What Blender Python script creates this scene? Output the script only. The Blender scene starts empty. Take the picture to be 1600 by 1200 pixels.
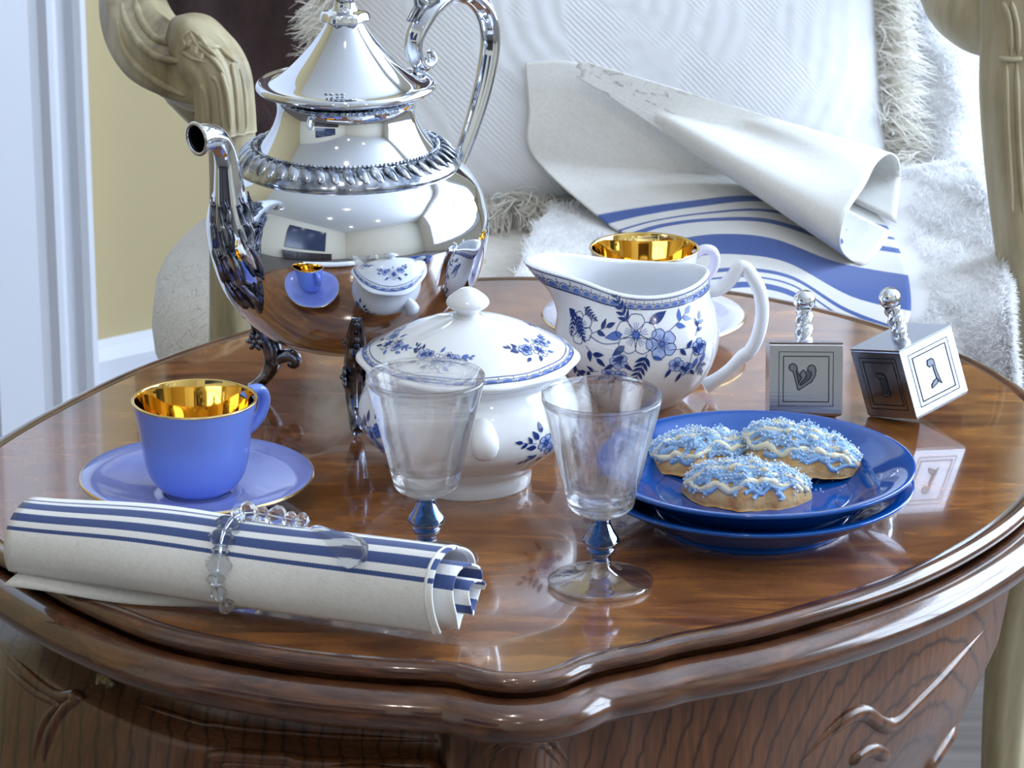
import bpy, bmesh, math, random
import numpy as np
from mathutils import Vector
from mathutils.bvhtree import BVHTree
random.seed(7); rng = np.random.default_rng(7)
PI = math.pi
SC = bpy.context.scene
COL = SC.collection

# ------------------------------------------------------------------ camera
FPX = 5500.0; PITCH = math.radians(18.2); DIST = 1.85; ZT = 0.56      # table top height
CAM = np.array([0, -DIST*math.cos(PITCH), ZT + DIST*math.sin(PITCH)])
cd = bpy.data.cameras.new('camera'); cam = bpy.data.objects.new('camera', cd); COL.objects.link(cam)
cam.location = CAM; cam.rotation_euler = (PI/2 - PITCH, 0, 0)
cd.sensor_width = 36; cd.lens = 36*FPX/1600; cd.clip_start = .05
cd.dof.use_dof = True; cd.dof.focus_distance = 1.72; cd.dof.aperture_fstop = 45
SC.camera = cam
FW = np.array([0, math.cos(PITCH), -math.sin(PITCH)]); RT = np.array([1., 0, 0]); UP = np.cross(RT, FW)
def ray(u, v): return FW + RT*(u-800)/FPX - UP*(v-600)/FPX
def onz(u, v, z=0.0):
    d = ray(u, v); return CAM + d*((ZT+z-CAM[2])/d[2])
def ony(u, v, y):
    d = ray(u, v); return CAM + d*((y-CAM[1])/d[1])
def onplane(u, v, c, az):
    n = np.array([-math.sin(az), math.cos(az), 0]); d = ray(u, v)
    return CAM + d*(((np.array(c)-CAM) @ n)/(d @ n))
def pxm(p): return FPX/((np.array(p)-CAM) @ FW)

# ------------------------------------------------------------------ light
SC.view_settings.view_transform = 'Standard'; SC.view_settings.look = 'None'
SC.view_settings.exposure = 0.0; SC.view_settings.gamma = 1.0; SC.view_settings.use_curve_mapping = False
w = bpy.data.worlds.new('world'); SC.world = w; w.use_nodes = True
w.node_tree.nodes['Background'].inputs[0].default_value = (.62, .76, 1, 1)
w.node_tree.nodes['Background'].inputs[1].default_value = 1.0
SC.cycles.sample_clamp_indirect = 6.0
SC.cycles.max_bounces = 14; SC.cycles.transmission_bounces = 14; SC.cycles.transparent_max_bounces = 12
# the room is a box turned about 38 degrees: a runs along the left wall, b runs into the room
RO = np.array([-.372, 1.5, 0]); RD = np.array([.792, .61, 0]); RN = np.array([.61, -.792, 0])
A0, A1, B1, HC = -3.6, 1.25, 5.2, 2.55
def rm(a, b, z): return RO + RD*a + RN*b + np.array([0, 0, z])
def area(name, p, nrm, sx, sz, power, col):
    l = bpy.data.lights.new(name, 'AREA'); l.shape = 'RECTANGLE'; l.size = sx; l.size_y = sz
    l.energy = power; l.color = col
    o = bpy.data.objects.new(name, l); COL.objects.link(o); o.location = p
    o.rotation_euler = Vector(nrm).to_track_quat('-Z', 'Y').to_euler(); return o
WIN1 = (.95, 4.0, .55, 2.35)      # b0, b1, z0, z1 in the right wall
area('daylight_right', rm(A1+.16, (WIN1[0]+WIN1[1])/2, (WIN1[2]+WIN1[3])/2), -RD, WIN1[1]-WIN1[0], WIN1[3]-WIN1[2], 172, (.69, .83, 1))

# ------------------------------------------------------------------ helpers
class MB:
    def __init__(s): s.v = []; s.f = []; s.m = []; s.n = 0; s.uv = []
    def add(s, v, f, mi=0, uv=None):
        v = np.asarray(v, float).reshape(-1, 3)
        s.v.append(v); s.f += [tuple(i+s.n for i in q) for q in f]; s.m += [mi]*len(f); s.n += len(v)
        s.uv.append(np.zeros((len(v), 2)) if uv is None else np.asarray(uv, float).reshape(-1, 2)); return s
    def build(s, name, mats, parent=None, off=None, smooth=True, uv=False):
        V = np.vstack(s.v) if s.v else np.zeros((0, 3))
        if off is not None: V = V - np.asarray(off)
        me = bpy.data.meshes.new(name); me.from_pydata(V.tolist(), [], s.f)
        for m in (mats if isinstance(mats, (list, tuple)) else [mats]): me.materials.append(m)
        me.polygons.foreach_set('material_index', s.m)
        me.polygons.foreach_set('use_smooth', [smooth]*len(s.f))
        if uv:
            U = np.vstack(s.uv); L = me.uv_layers.new(name='UVMap')
            idx = np.zeros(len(me.loops), int); me.loops.foreach_get('vertex_index', idx)
            L.data.foreach_set('uv', U[idx].ravel())
        me.update()
        o = bpy.data.objects.new(name, me); COL.objects.link(o)
        if parent is not None: o.parent = parent
        return o
def grid_faces(nu, nv, wu=False, wv=False):
    f = []
    for i in range(nu if wu else nu-1):
        for j in range(nv if wv else nv-1):
            a, b = i, (i+1) % nu; c, d = j, (j+1) % nv
            f.append((a*nv+c, b*nv+c, b*nv+d, a*nv+d))
    return f
def cat(P, n, closed=False):
    """Catmull-Rom through the rows of P, n samples per span"""
    P = np.asarray(P, float); k = len(P); out = []
    for i in range(k if closed else k-1):
        if closed: p0, p1, p2, p3 = P[i-1], P[i], P[(i+1) % k], P[(i+2) % k]
        else: p0, p1, p2, p3 = P[max(i-1, 0)], P[i], P[i+1], P[min(i+2, k-1)]
        for t in np.arange(n)/n:
            out.append(.5*((2*p1)+(p2-p0)*t+(2*p0-5*p1+4*p2-p3)*t*t+(3*p1-p0-3*p2+p3)*t**3))
    if not closed: out.append(P[-1])
    return np.array(out)
def catgrid(G, nu, nv):
    G = np.asarray(G, float)
    A = np.array([cat(r, nv) for r in G])
    return np.array([cat(A[:, j], nu) for j in range(A.shape[1])]).transpose(1, 0, 2)
def lathe(prof, seg=64, mod=None):
    prof = np.asarray(prof, float); v = []; n = len(prof)
    for i in range(seg):
        t = 2*PI*i/seg
        for r, z in prof:
            rr = r if mod is None else mod(t, r, z); v.append((rr*math.cos(t), rr*math.sin(t), z))
    return np.array(v), grid_faces(seg, n, wu=True)
def frames(P):
    P = np.asarray(P, float); T = np.gradient(P, axis=0); T /= np.linalg.norm(T, axis=1)[:, None]+1e-12
    N = []; a = np.array([0, 0, 1.]) if abs(T[0][2]) < .9 else np.array([1., 0, 0])
    n = a-T[0]*(a@T[0]); n /= np.linalg.norm(n)
    for t in T:
        n = n-t*(n@t); n /= np.linalg.norm(n)+1e-12; N.append(n)
    N = np.array(N); return T, N, np.cross(T, N)
def sweep(P, R, seg=12, cap=True, mod=None, flat=(1, 1), closed=False):
    P = np.asarray(P, float); R = np.broadcast_to(np.asarray(R, float), (len(P),))
    T, N, B = frames(P); v = []
    for i in range(len(P)):
        for k in range(seg):
            t = 2*PI*k/seg; r = R[i]*(1 if mod is None else mod(i/(len(P)-1), t))
            v.append(P[i]+N[i]*math.cos(t)*r*flat[0]+B[i]*math.sin(t)*r*flat[1])
    f = grid_faces(len(P), seg, wu=closed, wv=True)
    if cap and not closed:
        f.append(tuple(range(seg))[::-1]); f.append(tuple((len(P)-1)*seg+k for k in range(seg)))
    return np.array(v), f
def curve_sweep(pr, n=8, **k):
    """rows x,y,z,r"""
    Q = cat(pr, n); return sweep(Q[:, :3], Q[:, 3], **k)
def boxv(c, s, R=None):
    c = np.array(c, float); s = np.array(s, float)/2
    v = np.array([(x, y, z) for x in (-1, 1) for y in (-1, 1) for z in (-1, 1)])*s
    if R is not None: v = v @ np.array(R).T
    return v+c, [(0, 1, 3, 2), (4, 6, 7, 5), (0, 4, 5, 1), (2, 3, 7, 6), (0, 2, 6, 4), (1, 5, 7, 3)]
def ellip(c, r, R=None, nu=10, nv=7):
    v = []; f = []
    for i in range(nv+1):
        for j in range(nu):
            a = PI*i/nv; b = 2*PI*j/nu
            v.append((math.sin(a)*math.cos(b), math.sin(a)*math.sin(b), math.cos(a)))
    v = np.array(v)*np.array(r)
    if R is not None: v = v @ np.array(R).T
    return v+np.array(c), grid_faces(nv+1, nu, wv=True)
def rotm(rx=0, ry=0, rz=0):
    cx, sx, cy, sy, cz, sz = math.cos(rx), math.sin(rx), math.cos(ry), math.sin(ry), math.cos(rz), math.sin(rz)
    return np.array([[cz, -sz, 0], [sz, cz, 0], [0, 0, 1]]) @ np.array([[cy, 0, sy], [0, 1, 0], [-sy, 0, cy]]) @ np.array([[1, 0, 0], [0, cx, -sx], [0, sx, cx]])
def basis(d, up=(0, 0, 1)):
    """columns: d, side, normal"""
    d = np.array(d, float); d /= np.linalg.norm(d); s = np.cross(up, d); s /= np.linalg.norm(s)+1e-9
    return np.stack([d, s, np.cross(d, s)], 1)
def tag(o, label, cat_, group=None):
    o['label'] = label; o['category'] = cat_
    if group: o['group'] = group
    return o
def thing(name, label, cat_, loc, group=None):
    o = bpy.data.objects.new(name, None); COL.objects.link(o); o.location = loc; o.empty_display_size = .02
    return tag(o, label, cat_, group)
def struct(o): o['kind'] = 'structure'; return o
def bvh(o):
    M = o.matrix_basis; p = o.parent
    off = np.array(p.location) if p is not None else np.zeros(3)
    return BVHTree.FromPolygons([tuple(np.array(v.co)+off+np.array(o.location)) for v in o.data.vertices], [tuple(q.vertices) for q in o.data.polygons])
def hit(tree, u, v):
    h = tree.ray_cast(Vector(CAM), Vector(ray(u, v)).normalized()); 
    return (None, None) if h[0] is None else (np.array(h[0]), np.array(h[1]))
def solid(o, t, off=0):
    m = o.modifiers.new('thickness', 'SOLIDIFY'); m.thickness = t; m.offset = off; return o
def bevel(o, wd, seg=2):
    m = o.modifiers.new('bevel', 'BEVEL'); m.width = wd; m.segments = seg; m.limit_method = 'ANGLE'; return o

# ------------------------------------------------------------------ materials
def mat(name, col=(.8, .8, .8), rough=.5, metal=0, **k):
    m = bpy.data.materials.new(name); m.use_nodes = True; b = m.node_tree.nodes['Principled BSDF']
    b.inputs['Base Color'].default_value = (*col, 1); b.inputs['Roughness'].default_value = rough; b.inputs['Metallic'].default_value = metal
    for a, x in k.items():
        b.inputs[a.replace('_', ' ')].default_value = x
    return m
class NT:
    def __init__(s, m): s.m = m; s.t = m.node_tree; s.b = s.t.nodes['Principled BSDF']
    def n(s, ty, **k):
        o = s.t.nodes.new(ty)
        for a, x in k.items():
            if a.startswith('i_'): o.inputs[a[2:].replace('_', ' ')].default_value = x
            else: setattr(o, a, x)
        return o
    def l(s, a, b): s.t.links.new(a, b)
    def coord(s, kind='Object', scale=(1, 1, 1), rot=(0, 0, 0), loc=(0, 0, 0)):
        c = s.n('ShaderNodeTexCoord'); m = s.n('ShaderNodeMapping')
        m.inputs['Scale'].default_value = scale; m.inputs['Rotation'].default_value = rot; m.inputs['Location'].default_value = loc
        s.l(c.outputs[kind], m.inputs[0]); return m.outputs[0]
    def noise(s, vec, scale=5, detail=4, rough=.5, dist=0):
        o = s.n('ShaderNodeTexNoise'); o.inputs['Scale'].default_value = scale; o.inputs['Detail'].default_value = detail
        o.inputs['Roughness'].default_value = rough; o.inputs['Distortion'].default_value = dist; s.l(vec, o.inputs['Vector']); return o.outputs[0]
    def ramp(s, fac, stops, interp='LINEAR'):
        o = s.n('ShaderNodeValToRGB'); o.color_ramp.interpolation = interp; e = o.color_ramp.elements
        while len(e) > 1: e.remove(e[-1])
        e[0].position = stops[0][0]; e[0].color = (*stops[0][1], 1)
        for p, c in stops[1:]:
            x = e.new(p); x.color = (*c, 1)
        s.l(fac, o.inputs[0]); return o.outputs[0]
    def mix(s, fac, a, b, mode='MIX'):
        o = s.n('ShaderNodeMix', data_type='RGBA', blend_type=mode)
        for i, x in ((0, fac), (6, a), (7, b)):
            if hasattr(x, 'is_output'): s.l(x, o.inputs[i])
            else: o.inputs[i].default_value = x if i == 0 else (*x, 1)
        return o.outputs[2]
    def math(s, op, a, b=0.0, c=0.0):
        o = s.n('ShaderNodeMath', operation=op)
        for i, x in enumerate((a, b, c)):
            if hasattr(x, 'is_output'): s.l(x, o.inputs[i])
            else: o.inputs[i].default_value = x
        return o.outputs[0]
    def bump(s, h, strength=.3, dist=.001):
        o = s.n('ShaderNodeBump'); o.inputs['Strength'].default_value = strength; o.inputs['Distance'].default_value = dist
        s.l(h, o.inputs['Height']); s.l(o.outputs[0], s.b.inputs['Normal']); return o
    def base(s, c): s.l(c, s.b.inputs['Base Color'])

M = {}
M['silver'] = mat('polished_silver', (.80, .83, .89), .045, 1)
M['oxide'] = mat('oxidised_silver', (.42, .45, .52), .17, 1)
n = NT(M['oxide']); v_ = n.coord(); n.base(n.ramp(n.noise(v_, 160, 3), [(.35, (.16, .18, .23)), (.65, (.62, .66, .74))]))
M['patina'] = mat('dark_patina_silver', (.2, .22, .28), .16, 1)
n = NT(M['patina']); v_ = n.coord(); n.base(n.ramp(n.noise(v_, 160, 3), [(.35, (.06, .07, .11)), (.68, (.40, .44, .54))]))
M['dark_inside'] = mat('blackened_silver', (.03, .035, .05), .4, 1)
M['gold'] = mat('gold_lustre', (.92, .64, .22), .05, 1)
M['goldrim'] = mat('gold_line', (.80, .62, .30), .18, 1)
M['china'] = mat('white_china', (.84, .86, .90), .07, Coat_Weight=.3, Coat_Roughness=.03)
M['china_cool'] = mat('pale_lilac_china', (.72, .72, .86), .07, Coat_Weight=.3, Coat_Roughness=.03)
M['cornflower'] = mat('cornflower_glaze', (.18, .29, .82), .1, Coat_Weight=.3, Coat_Roughness=.04)
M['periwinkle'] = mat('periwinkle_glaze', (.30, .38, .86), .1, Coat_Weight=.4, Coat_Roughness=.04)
M['cobalt'] = mat('cobalt_glaze', (.002, .075, .36), .08, Coat_Weight=.5, Coat_Roughness=.04)
M['print_dark'] = mat('print_navy', (.018, .045, .20), .12)
M['print_mid'] = mat('print_blue', (.09, .17, .52), .12)
M['print_pale'] = mat('print_pale_blue', (.42, .52, .82), .12)
M['print_white'] = mat('print_white', (.84, .86, .90), .1)
M['glass'] = mat('clear_glass', (1, 1, 1), 0.0, Transmission_Weight=1, IOR=1.46)
def thin(m, k):
    t = m.node_tree; b = t.nodes['Principled BSDF']; tr = t.nodes.new('ShaderNodeBsdfTransparent'); gl = t.nodes.new('ShaderNodeBsdfGlossy'); lw = t.nodes.new('ShaderNodeLayerWeight'); lw.inputs[0].default_value = .5; pw = t.nodes.new('ShaderNodeMath'); pw.operation = 'POWER'; pw.inputs[1].default_value = 3.2; t.links.new(lw.outputs['Facing'], pw.inputs[0]); fr = t.nodes.new('ShaderNodeMath'); fr.operation = 'MULTIPLY_ADD'; fr.inputs[1].default_value = .75; fr.inputs[2].default_value = .05; t.links.new(pw.outputs[0], fr.inputs[0])
    gl.inputs['Roughness'].default_value = .02; tr.inputs[0].default_value = b.inputs['Base Color'].default_value; a = t.nodes.new('ShaderNodeMixShader'); c = t.nodes.new('ShaderNodeMixShader'); c.inputs[0].default_value = k
    t.links.new(fr.outputs[0], a.inputs[0]); t.links.new(tr.outputs[0], a.inputs[1]); t.links.new(gl.outputs[0], a.inputs[2]); t.links.new(b.outputs[0], c.inputs[1]); t.links.new(a.outputs[0], c.inputs[2]); t.links.new(c.outputs[0], t.nodes['Material Output'].inputs[0])
thin(M['glass'], .6)
M['blueglass'] = mat('blue_glass', (.05, .28, .72), 0.0, Transmission_Weight=1, IOR=1.5)
thin(M['blueglass'], .45)
M['crystal'] = mat('cut_crystal', (.97, .98, 1), 0.0, Transmission_Weight=1, IOR=1.55)
thin(M['crystal'], .15)
M['pewter'] = mat('brushed_pewter', (.46, .49, .56), .24, 1)
n = NT(M['pewter']); v_ = n.coord(scale=(60, 60, 900)); n.bump(n.noise(v_, 1, 3), .12, .0003)
M['engraved'] = mat('engraved_dark', (.03, .035, .05), .5, .5)
M['engraved_fill'] = mat('engraved_grey', (.22, .24, .28), .45, 1)

def wood(name, base, dark, lite, rough=.13, grain='top'):
    m = mat(name, base, rough, Coat_Weight=.8 if grain == 'top' else .3, Coat_Roughness=.035); n = NT(m)
    if grain == 'top':
        v = n.coord(scale=(1, 1, 1)); a = n.noise(v, 7, 5, .6, .6)
        v2 = n.coord(scale=(5, 17, 1), rot=(0, 0, .2)); b = n.noise(v2, 2.4, 4, .5, 1.9)
        v3 = n.coord(scale=(30, 420, 1), rot=(0, 0, .2)); c = n.noise(v3, 1, 3, .6, .4)
        wv = n.n('ShaderNodeTexWave', wave_type='BANDS', bands_direction='Y'); wv.inputs['Scale'].default_value = 9; wv.inputs['Distortion'].default_value = 16
        wv.inputs['Detail'].default_value = 3; wv.inputs['Detail Scale'].default_value = 1.6; n.l(n.coord(scale=(.6, 1, 1)), wv.inputs[0])
        k = n.ramp(b, [(.28, dark), (.5, base), (.74, lite)])
        k = n.mix(n.math('MULTIPLY', wv.outputs['Fac'], .25), k, dark)
        k = n.mix(n.ramp(c, [(.5, (0, 0, 0)), (.8, (.22,)*3)]), k, dark)
        k = n.mix(n.ramp(a, [(.4, (0, 0, 0)), (.7, (.6,)*3)]), k, lite)
        vo = n.n('ShaderNodeTexVoronoi'); vo.inputs['Scale'].default_value = 11; vo.inputs['Randomness'].default_value = 1
        n.l(n.coord(scale=(1, 1.7, .01)), vo.inputs['Vector'])
        k = n.mix(n.ramp(vo.outputs['Distance'], [(.028, (.75,)*3), (.06, (0, 0, 0))]), k, (.03, .01, .006))
        n.base(k); n.bump(c, .04, .0003)
    else:
        wv = n.n('ShaderNodeTexWave', wave_type='RINGS', rings_direction='SPHERICAL'); wv.inputs['Scale'].default_value = 26; wv.inputs['Distortion'].default_value = 2.2
        wv.inputs['Detail'].default_value = 3; wv.inputs['Detail Scale'].default_value = 3.5; n.l(n.coord(scale=(1.5, .8, .75), loc=(-.30, .12, -.26)), wv.inputs[0])
        c = n.noise(n.coord(scale=(300, 300, 30)), 1, 3, .6)
        k = n.mix(n.ramp(n.noise(n.coord(), 9, 4), [(.35, (0, 0, 0)), (.7, (1, 1, 1))]), base, lite)
        k = n.mix(n.ramp(wv.outputs['Fac'], [(.0, (.85,)*3), (.06, (.35,)*3), (.25, (0, 0, 0))]), k, dark)
        k = n.mix(n.ramp(c, [(.42, (.4,)*3), (.6, (0, 0, 0))]), k, dark)
        n.base(k); n.bump(c, .05, .0003)
    return m
M['veneer'] = wood('walnut_veneer', (.20, .072, .022), (.06, .020, .009), (.42, .165, .038))
M['wood'] = wood('walnut_frame', (.125, .047, .019), (.03, .011, .006), (.215, .080, .027), .3, 'side')
M['moulding'] = mat('walnut_moulding', (.13, .05, .022), .2, Coat_Weight=1.0, Coat_Roughness=.07)
n = NT(M['moulding']); c_ = n.noise(n.coord(scale=(40, 40, 260)), 1, 4, .6, .5); n.base(n.ramp(c_, [(.3, (.04, .014, .008)), (.52, (.095, .035, .016)), (.75, (.19, .072, .028))]))
M['brass'] = mat('dark_brass', (.16, .13, .08), .35, 1)

def linen(name, stripes=None, base=(.78, .775, .755), per=1.0, blues=((.035, .075, .30), (.10, .18, .50))):
    """stripes: (t0, t1) ranges of UV v that are woven blue"""
    m = mat(name, base, .9, Sheen_Weight=.2); n = NT(m)
    tc = n.n('ShaderNodeTexCoord'); sep = n.n('ShaderNodeSeparateXYZ'); n.l(tc.outputs['UV'], sep.inputs[0])
    vo = n.coord(); fl = n.noise(vo, 420, 3, .6); big = n.noise(vo, 40, 3)
    k = n.ramp(fl, [(.2, tuple(x*.78 for x in base)), (.34, base), (.7, tuple(min(1, x*1.08) for x in base))])
    k = n.mix(n.ramp(big, [(.3, (.12,)*3), (.6, (0, 0, 0))]), k, (.52, .50, .44))
    wx = n.n('ShaderNodeTexWave', wave_type='BANDS', bands_direction='X'); wx.inputs['Scale'].default_value = 1; n.l(n.coord('UV', (2600, 1, 1)), wx.inputs[0])
    if stripes:
        zig = n.math('MULTIPLY', n.math('PINGPONG', n.math('MULTIPLY', sep.outputs[0], 320.0), 1.0), .035*per)
        t = n.math('ADD', sep.outputs[1], zig); acc = None
        for a, b in stripes:
            q = n.math('MULTIPLY', n.math('GREATER_THAN', t, a), n.math('LESS_THAN', t, b)); acc = q if acc is None else n.math('MAXIMUM', acc, q)
        tw = n.n('ShaderNodeTexWave', wave_type='BANDS', bands_direction='DIAGONAL'); tw.inputs['Scale'].default_value = 1
        n.l(n.coord('UV', (110, 11/per, 1)), tw.inputs[0])
        blue = n.mix(tw.outputs['Fac'], *blues)
        white = n.mix(n.math('MULTIPLY', n.math('GREATER_THAN', t, stripes[0][0]-.1*per), n.math('LESS_THAN', t, stripes[-1][1]+.6*per)), k, (.80, .80, .80))
        k = n.mix(acc, white, blue)
    n.base(k)
    wv = n.n('ShaderNodeTexChecker'); wv.inputs['Scale'].default_value = 1500; n.l(vo, wv.inputs[0])
    n.bump(n.noise(vo, 900, 2), .35, .0004)
    return m
M['towel'] = linen('striped_linen', [(2.92, 3.14), (3.46, 3.58), (3.92, 4.14), (5.0, 6.0), (6.9, 7.15), (7.48, 7.6), (7.9, 8.2)])
M['towel_plain'] = linen('plain_linen')
M['napkin'] = linen('napkin_linen', [(.070, .076), (.086, .101), (.112, .129), (.137, .141), (.45, .475), (.50, .53), (.57, .61), (.66, .70), (.75, .79), (.84, .88), (.92, .96)], per=.028, blues=((.02, .04, .15), (.065, .11, .30)))

M['matelasse'] = mat('white_matelasse', (.83, .85, .90), .85, Sheen_Weight=.2); n = NT(M['matelasse'])
vo = n.n('ShaderNodeTexVoronoi', feature='SMOOTH_F1'); vo.inputs['Scale'].default_value = 26; n.l(n.coord('UV', (1, 1, 1)), vo.inputs['Vector'])
wv = n.n('ShaderNodeTexWave', wave_type='BANDS', bands_direction='DIAGONAL'); wv.inputs['Scale'].default_value = 55; wv.inputs['Distortion'].default_value = 1.5; n.l(n.coord('UV'), wv.inputs[0])
wr = n.n('ShaderNodeTexWave', wave_type='RINGS', rings_direction='Z'); wr.inputs['Scale'].default_value = 9; wr.inputs['Distortion'].default_value = 1.2; n.l(n.coord('UV', loc=(-.5, -.35, 0)), wr.inputs[0])
msk = n.ramp(n.noise(n.coord('UV'), 6, 2), [(.45, (0, 0, 0)), (.52, (1, 1, 1))])
h = n.mix(msk, n.mix(.7, wv.outputs['Fac'], vo.outputs['Distance']), n.mix(.45, wr.outputs['Fac'], n.ramp(vo.outputs['Distance'], [(.2, (0, 0, 0)), (.5, (1, 1, 1))])))
n.bump(h, .40, .0018)
M['damask'] = mat('cream_damask', (.82, .79, .74), .8); n = NT(M['damask']); n.bump(n.ramp(n.noise(n.coord(), 75, 3, .6, .8), [(.42, (0, 0, 0)), (.55, (1, 1, 1))]), .5, .0025)
def soft(name, col, k=.55):
    m = mat(name, col, .8); t = m.node_tree; tr = t.nodes.new('ShaderNodeBsdfTranslucent'); di = t.nodes.new('ShaderNodeBsdfDiffuse'); mx = t.nodes.new('ShaderNodeMixShader'); mx.inputs[0].default_value = k
    tr.inputs[0].default_value = (*col, 1); di.inputs[0].default_value = (*col, 1)
    t.links.new(di.outputs[0], mx.inputs[1]); t.links.new(tr.outputs[0], mx.inputs[2]); t.links.new(mx.outputs[0], t.nodes['Material Output'].inputs[0]); return m
M['fur'] = soft('white_fur', (.95, .95, .96))
M['furbase'] = mat('white_fur_backing', (.93, .93, .95), .95, Sheen_Weight=.4)
M['fringe'] = soft('ivory_fringe', (.95, .93, .88), .45)
M['mauve'] = mat('brown_mauve_upholstery', (.105, .062, .066), .75, Sheen_Weight=.15); n = NT(M['mauve']); v_ = n.coord(scale=(3, 3, 3))
n.base(n.ramp(n.noise(v_, 6, 5, .6, 1.0), [(.3, (.05, .028, .034)), (.6, (.125, .075, .078))])); n.bump(n.noise(n.coord(scale=(18, 18, 6)), 1.5, 4, .6, 1), .6, .006)
M['paint'] = mat('antique_cream_paint', (.46, .40, .25), .5, Coat_Weight=.05); n = NT(M['paint'])
n.base(n.ramp(n.noise(n.coord(scale=(1, 1, .22)), 34, 5, .6, .3), [(.26, (.15, .105, .055)), (.45, (.36, .30, .175)), (.7, (.55, .48, .32))])); n.bump(n.noise(n.coord(), 130, 3), .15, .001)
M['wall'] = mat('ochre_plaster', (.60, .49, .28), .8); n = NT(M['wall']); n.bump(n.noise(n.coord(), 300, 2), .15, .001)
M['wallpale'] = mat('pale_yellow_plaster', (.70, .66, .56), .85)
M['trim'] = mat('white_trim_paint', (.80, .83, .92), .4)
M['ceiling'] = mat('white_ceiling', (.85, .86, .88), .9)
M['floor'] = mat('grey_oak_floor', (.34, .31, .32), .4); n = NT(M['floor']); n.base(n.ramp(n.noise(n.coord(scale=(2, 30, 1), rot=(0, 0, .65)), 2, 4), [(.3, (.10, .09, .09)), (.7, (.20, .18, .18))]))
M['cookie'] = mat('baked_biscuit', (.62, .38, .15), .75); n = NT(M['cookie']); n.base(n.ramp(n.noise(n.coord(), 120, 4), [(.3, (.50, .22, .07)), (.5, (.64, .38, .15)), (.75, (.74, .56, .29))])); n.bump(n.noise(n.coord(), 500, 3), .5, .001)
M['cream'] = mat('cream_icing', (.80, .74, .55), .5)
M['icing'] = mat('pale_blue_icing', (.28, .47, .74), .45, Subsurface_Weight=.15)
M['sugar'] = mat('blue_sugar', (.55, .70, .90), .25)
M['bulb'] = mat('warm_bulb', (1, .9, .7), .5, Emission_Color=(1, .90, .78, 1), Emission_Strength=380)

# ------------------------------------------------------------------ the room
def room_box(mb, a0, a1, b0, b1, z0, z1):
    v = [rm(a, b, z) for a in (a0, a1) for b in (b0, b1) for z in (z0, z1)]
    mb.add(v, [(0, 1, 3, 2), (4, 6, 7, 5), (0, 4, 5, 1), (2, 3, 7, 6), (0, 2, 6, 4), (1, 5, 7, 3)])
def holed(lo, hi, z0, z1, hole, fn):
    h0, h1, y0, y1 = hole
    fn(lo, h0, z0, z1); fn(h1, hi, z0, z1); fn(h0, h1, z0, y0); fn(h0, h1, y1, z1)
m = MB(); room_box(m, A0, A1, 0, B1, -.08, 0); struct(m.build('floor', M['floor'], smooth=False))
m = MB(); room_box(m, A0, A1, 0, B1, HC, HC+.08); struct(m.build('ceiling', M['ceiling'], smooth=False))
m = MB(); room_box(m, A0, A1, -.1, 0, 0, HC); struct(m.build('wall_left', M['wall'], smooth=False))
m = MB(); holed(0, B1, 0, HC, WIN1, lambda p, q, z0, z1: room_box(m, A1, A1+.12, p, q, z0, z1)); struct(m.build('wall_right', M['wallpale'], smooth=False))
m = MB(); room_box(m, A0, A1, B1, B1+.12, 0, HC); struct(m.build('wall_front', M['wallpale'], smooth=False))
m = MB(); room_box(m, A0-.12, A0, 0, B1, 0, HC); struct(m.build('wall_back', M['wallpale'], smooth=False))
def window(name, lo, hi, z0, z1, fn, nx):
    m = MB(); e = .05
    for p, q, r, s in ((lo-e, lo+e, z0-e, z1+e), (hi-e, hi+e, z0-e, z1+e), (lo, hi, z0-e, z0+e), (lo, hi, z1-e, z1+e)): fn(m, p, q, r, s, .07)
    for i in range(1, nx): x = lo+(hi-lo)*i/nx; fn(m, x-.02, x+.02, z0, z1, .03)
    zc = (z0+z1)/2; fn(m, lo, hi, zc-.02, zc+.02, .03)
    return struct(m.build(name, M['trim'], smooth=False))
window('window_1', *WIN1, lambda m, p, q, r, s, d: room_box(m, A1-.02, A1-.02+d, p, q, r, s), 3)
# baseboard: tall board with a stepped cap
m = MB(); prof = [(0, 0), (.016, 0), (.016, .058), (.012, .064), (.012, .100), (.008, .112), (0, .118)]
for a in (-.06, A1-.02): m.add([rm(a, b, z) for b, z in prof], [])
k = len(prof); m.f = [(i, i+1, k+i+1, k+i) for i in range(k-1)]; m.m = [0]*len(m.f)
struct(m.build('baseboard_left', M['trim'], smooth=False))
# door casing: fluted flat board with a raised back band, then the door slab
m = MB(); P_ = [(-.052, 0), (-.052, .030), (-.060, .034), (-.066, .030), (-.070, .022), (-.078, .020), (-.084, .024), (-.090, .024), (-.096, .017), (-.104, .014), (-.150, .012), (-.150, 0)]
for z in (0, 2.15): m.add([rm(a, b, z) for a, b in P_], [])
k = len(P_); m.f = [(i, i+1, k+i+1, k+i) for i in range(k-1)]; m.m = [0]*len(m.f)
struct(m.build('trim_1', M['trim'], smooth=False))
m = MB(); room_box(m, -1.0, -.15, 0, .006, 0, 2.1); struct(m.build('door_1', M['trim'], smooth=False))
# recessed ceiling lamps
CL = [(-1.3, 2.2), (-2.3, 2.6), (-1.0, 3.9), (-2.4, 4.1)]
for i, (a, b) in enumerate(CL):
    p = rm(a, b, HC); t = thing('ceiling_lamp', ['round recessed ceiling lamp above the table', 'round recessed ceiling lamp left of the camera', 'round recessed ceiling lamp near the front window', 'round recessed ceiling lamp in the far room corner'][i], 'lamp', p, 'recessed ceiling lamps')
    v, f = lathe([(.035, -.001), (.055, -.001), (.055, -.008), (.048, -.010), (.035, -.004)], 32); MB().add(v, f).build('lamp_ring', M['trim'], t)
    v, f = lathe([(0, -.012), (.015, -.011), (.028, -.007), (.034, -.0015)], 32); MB().add(v, f).build('bulb', M['bulb'], t)

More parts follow.
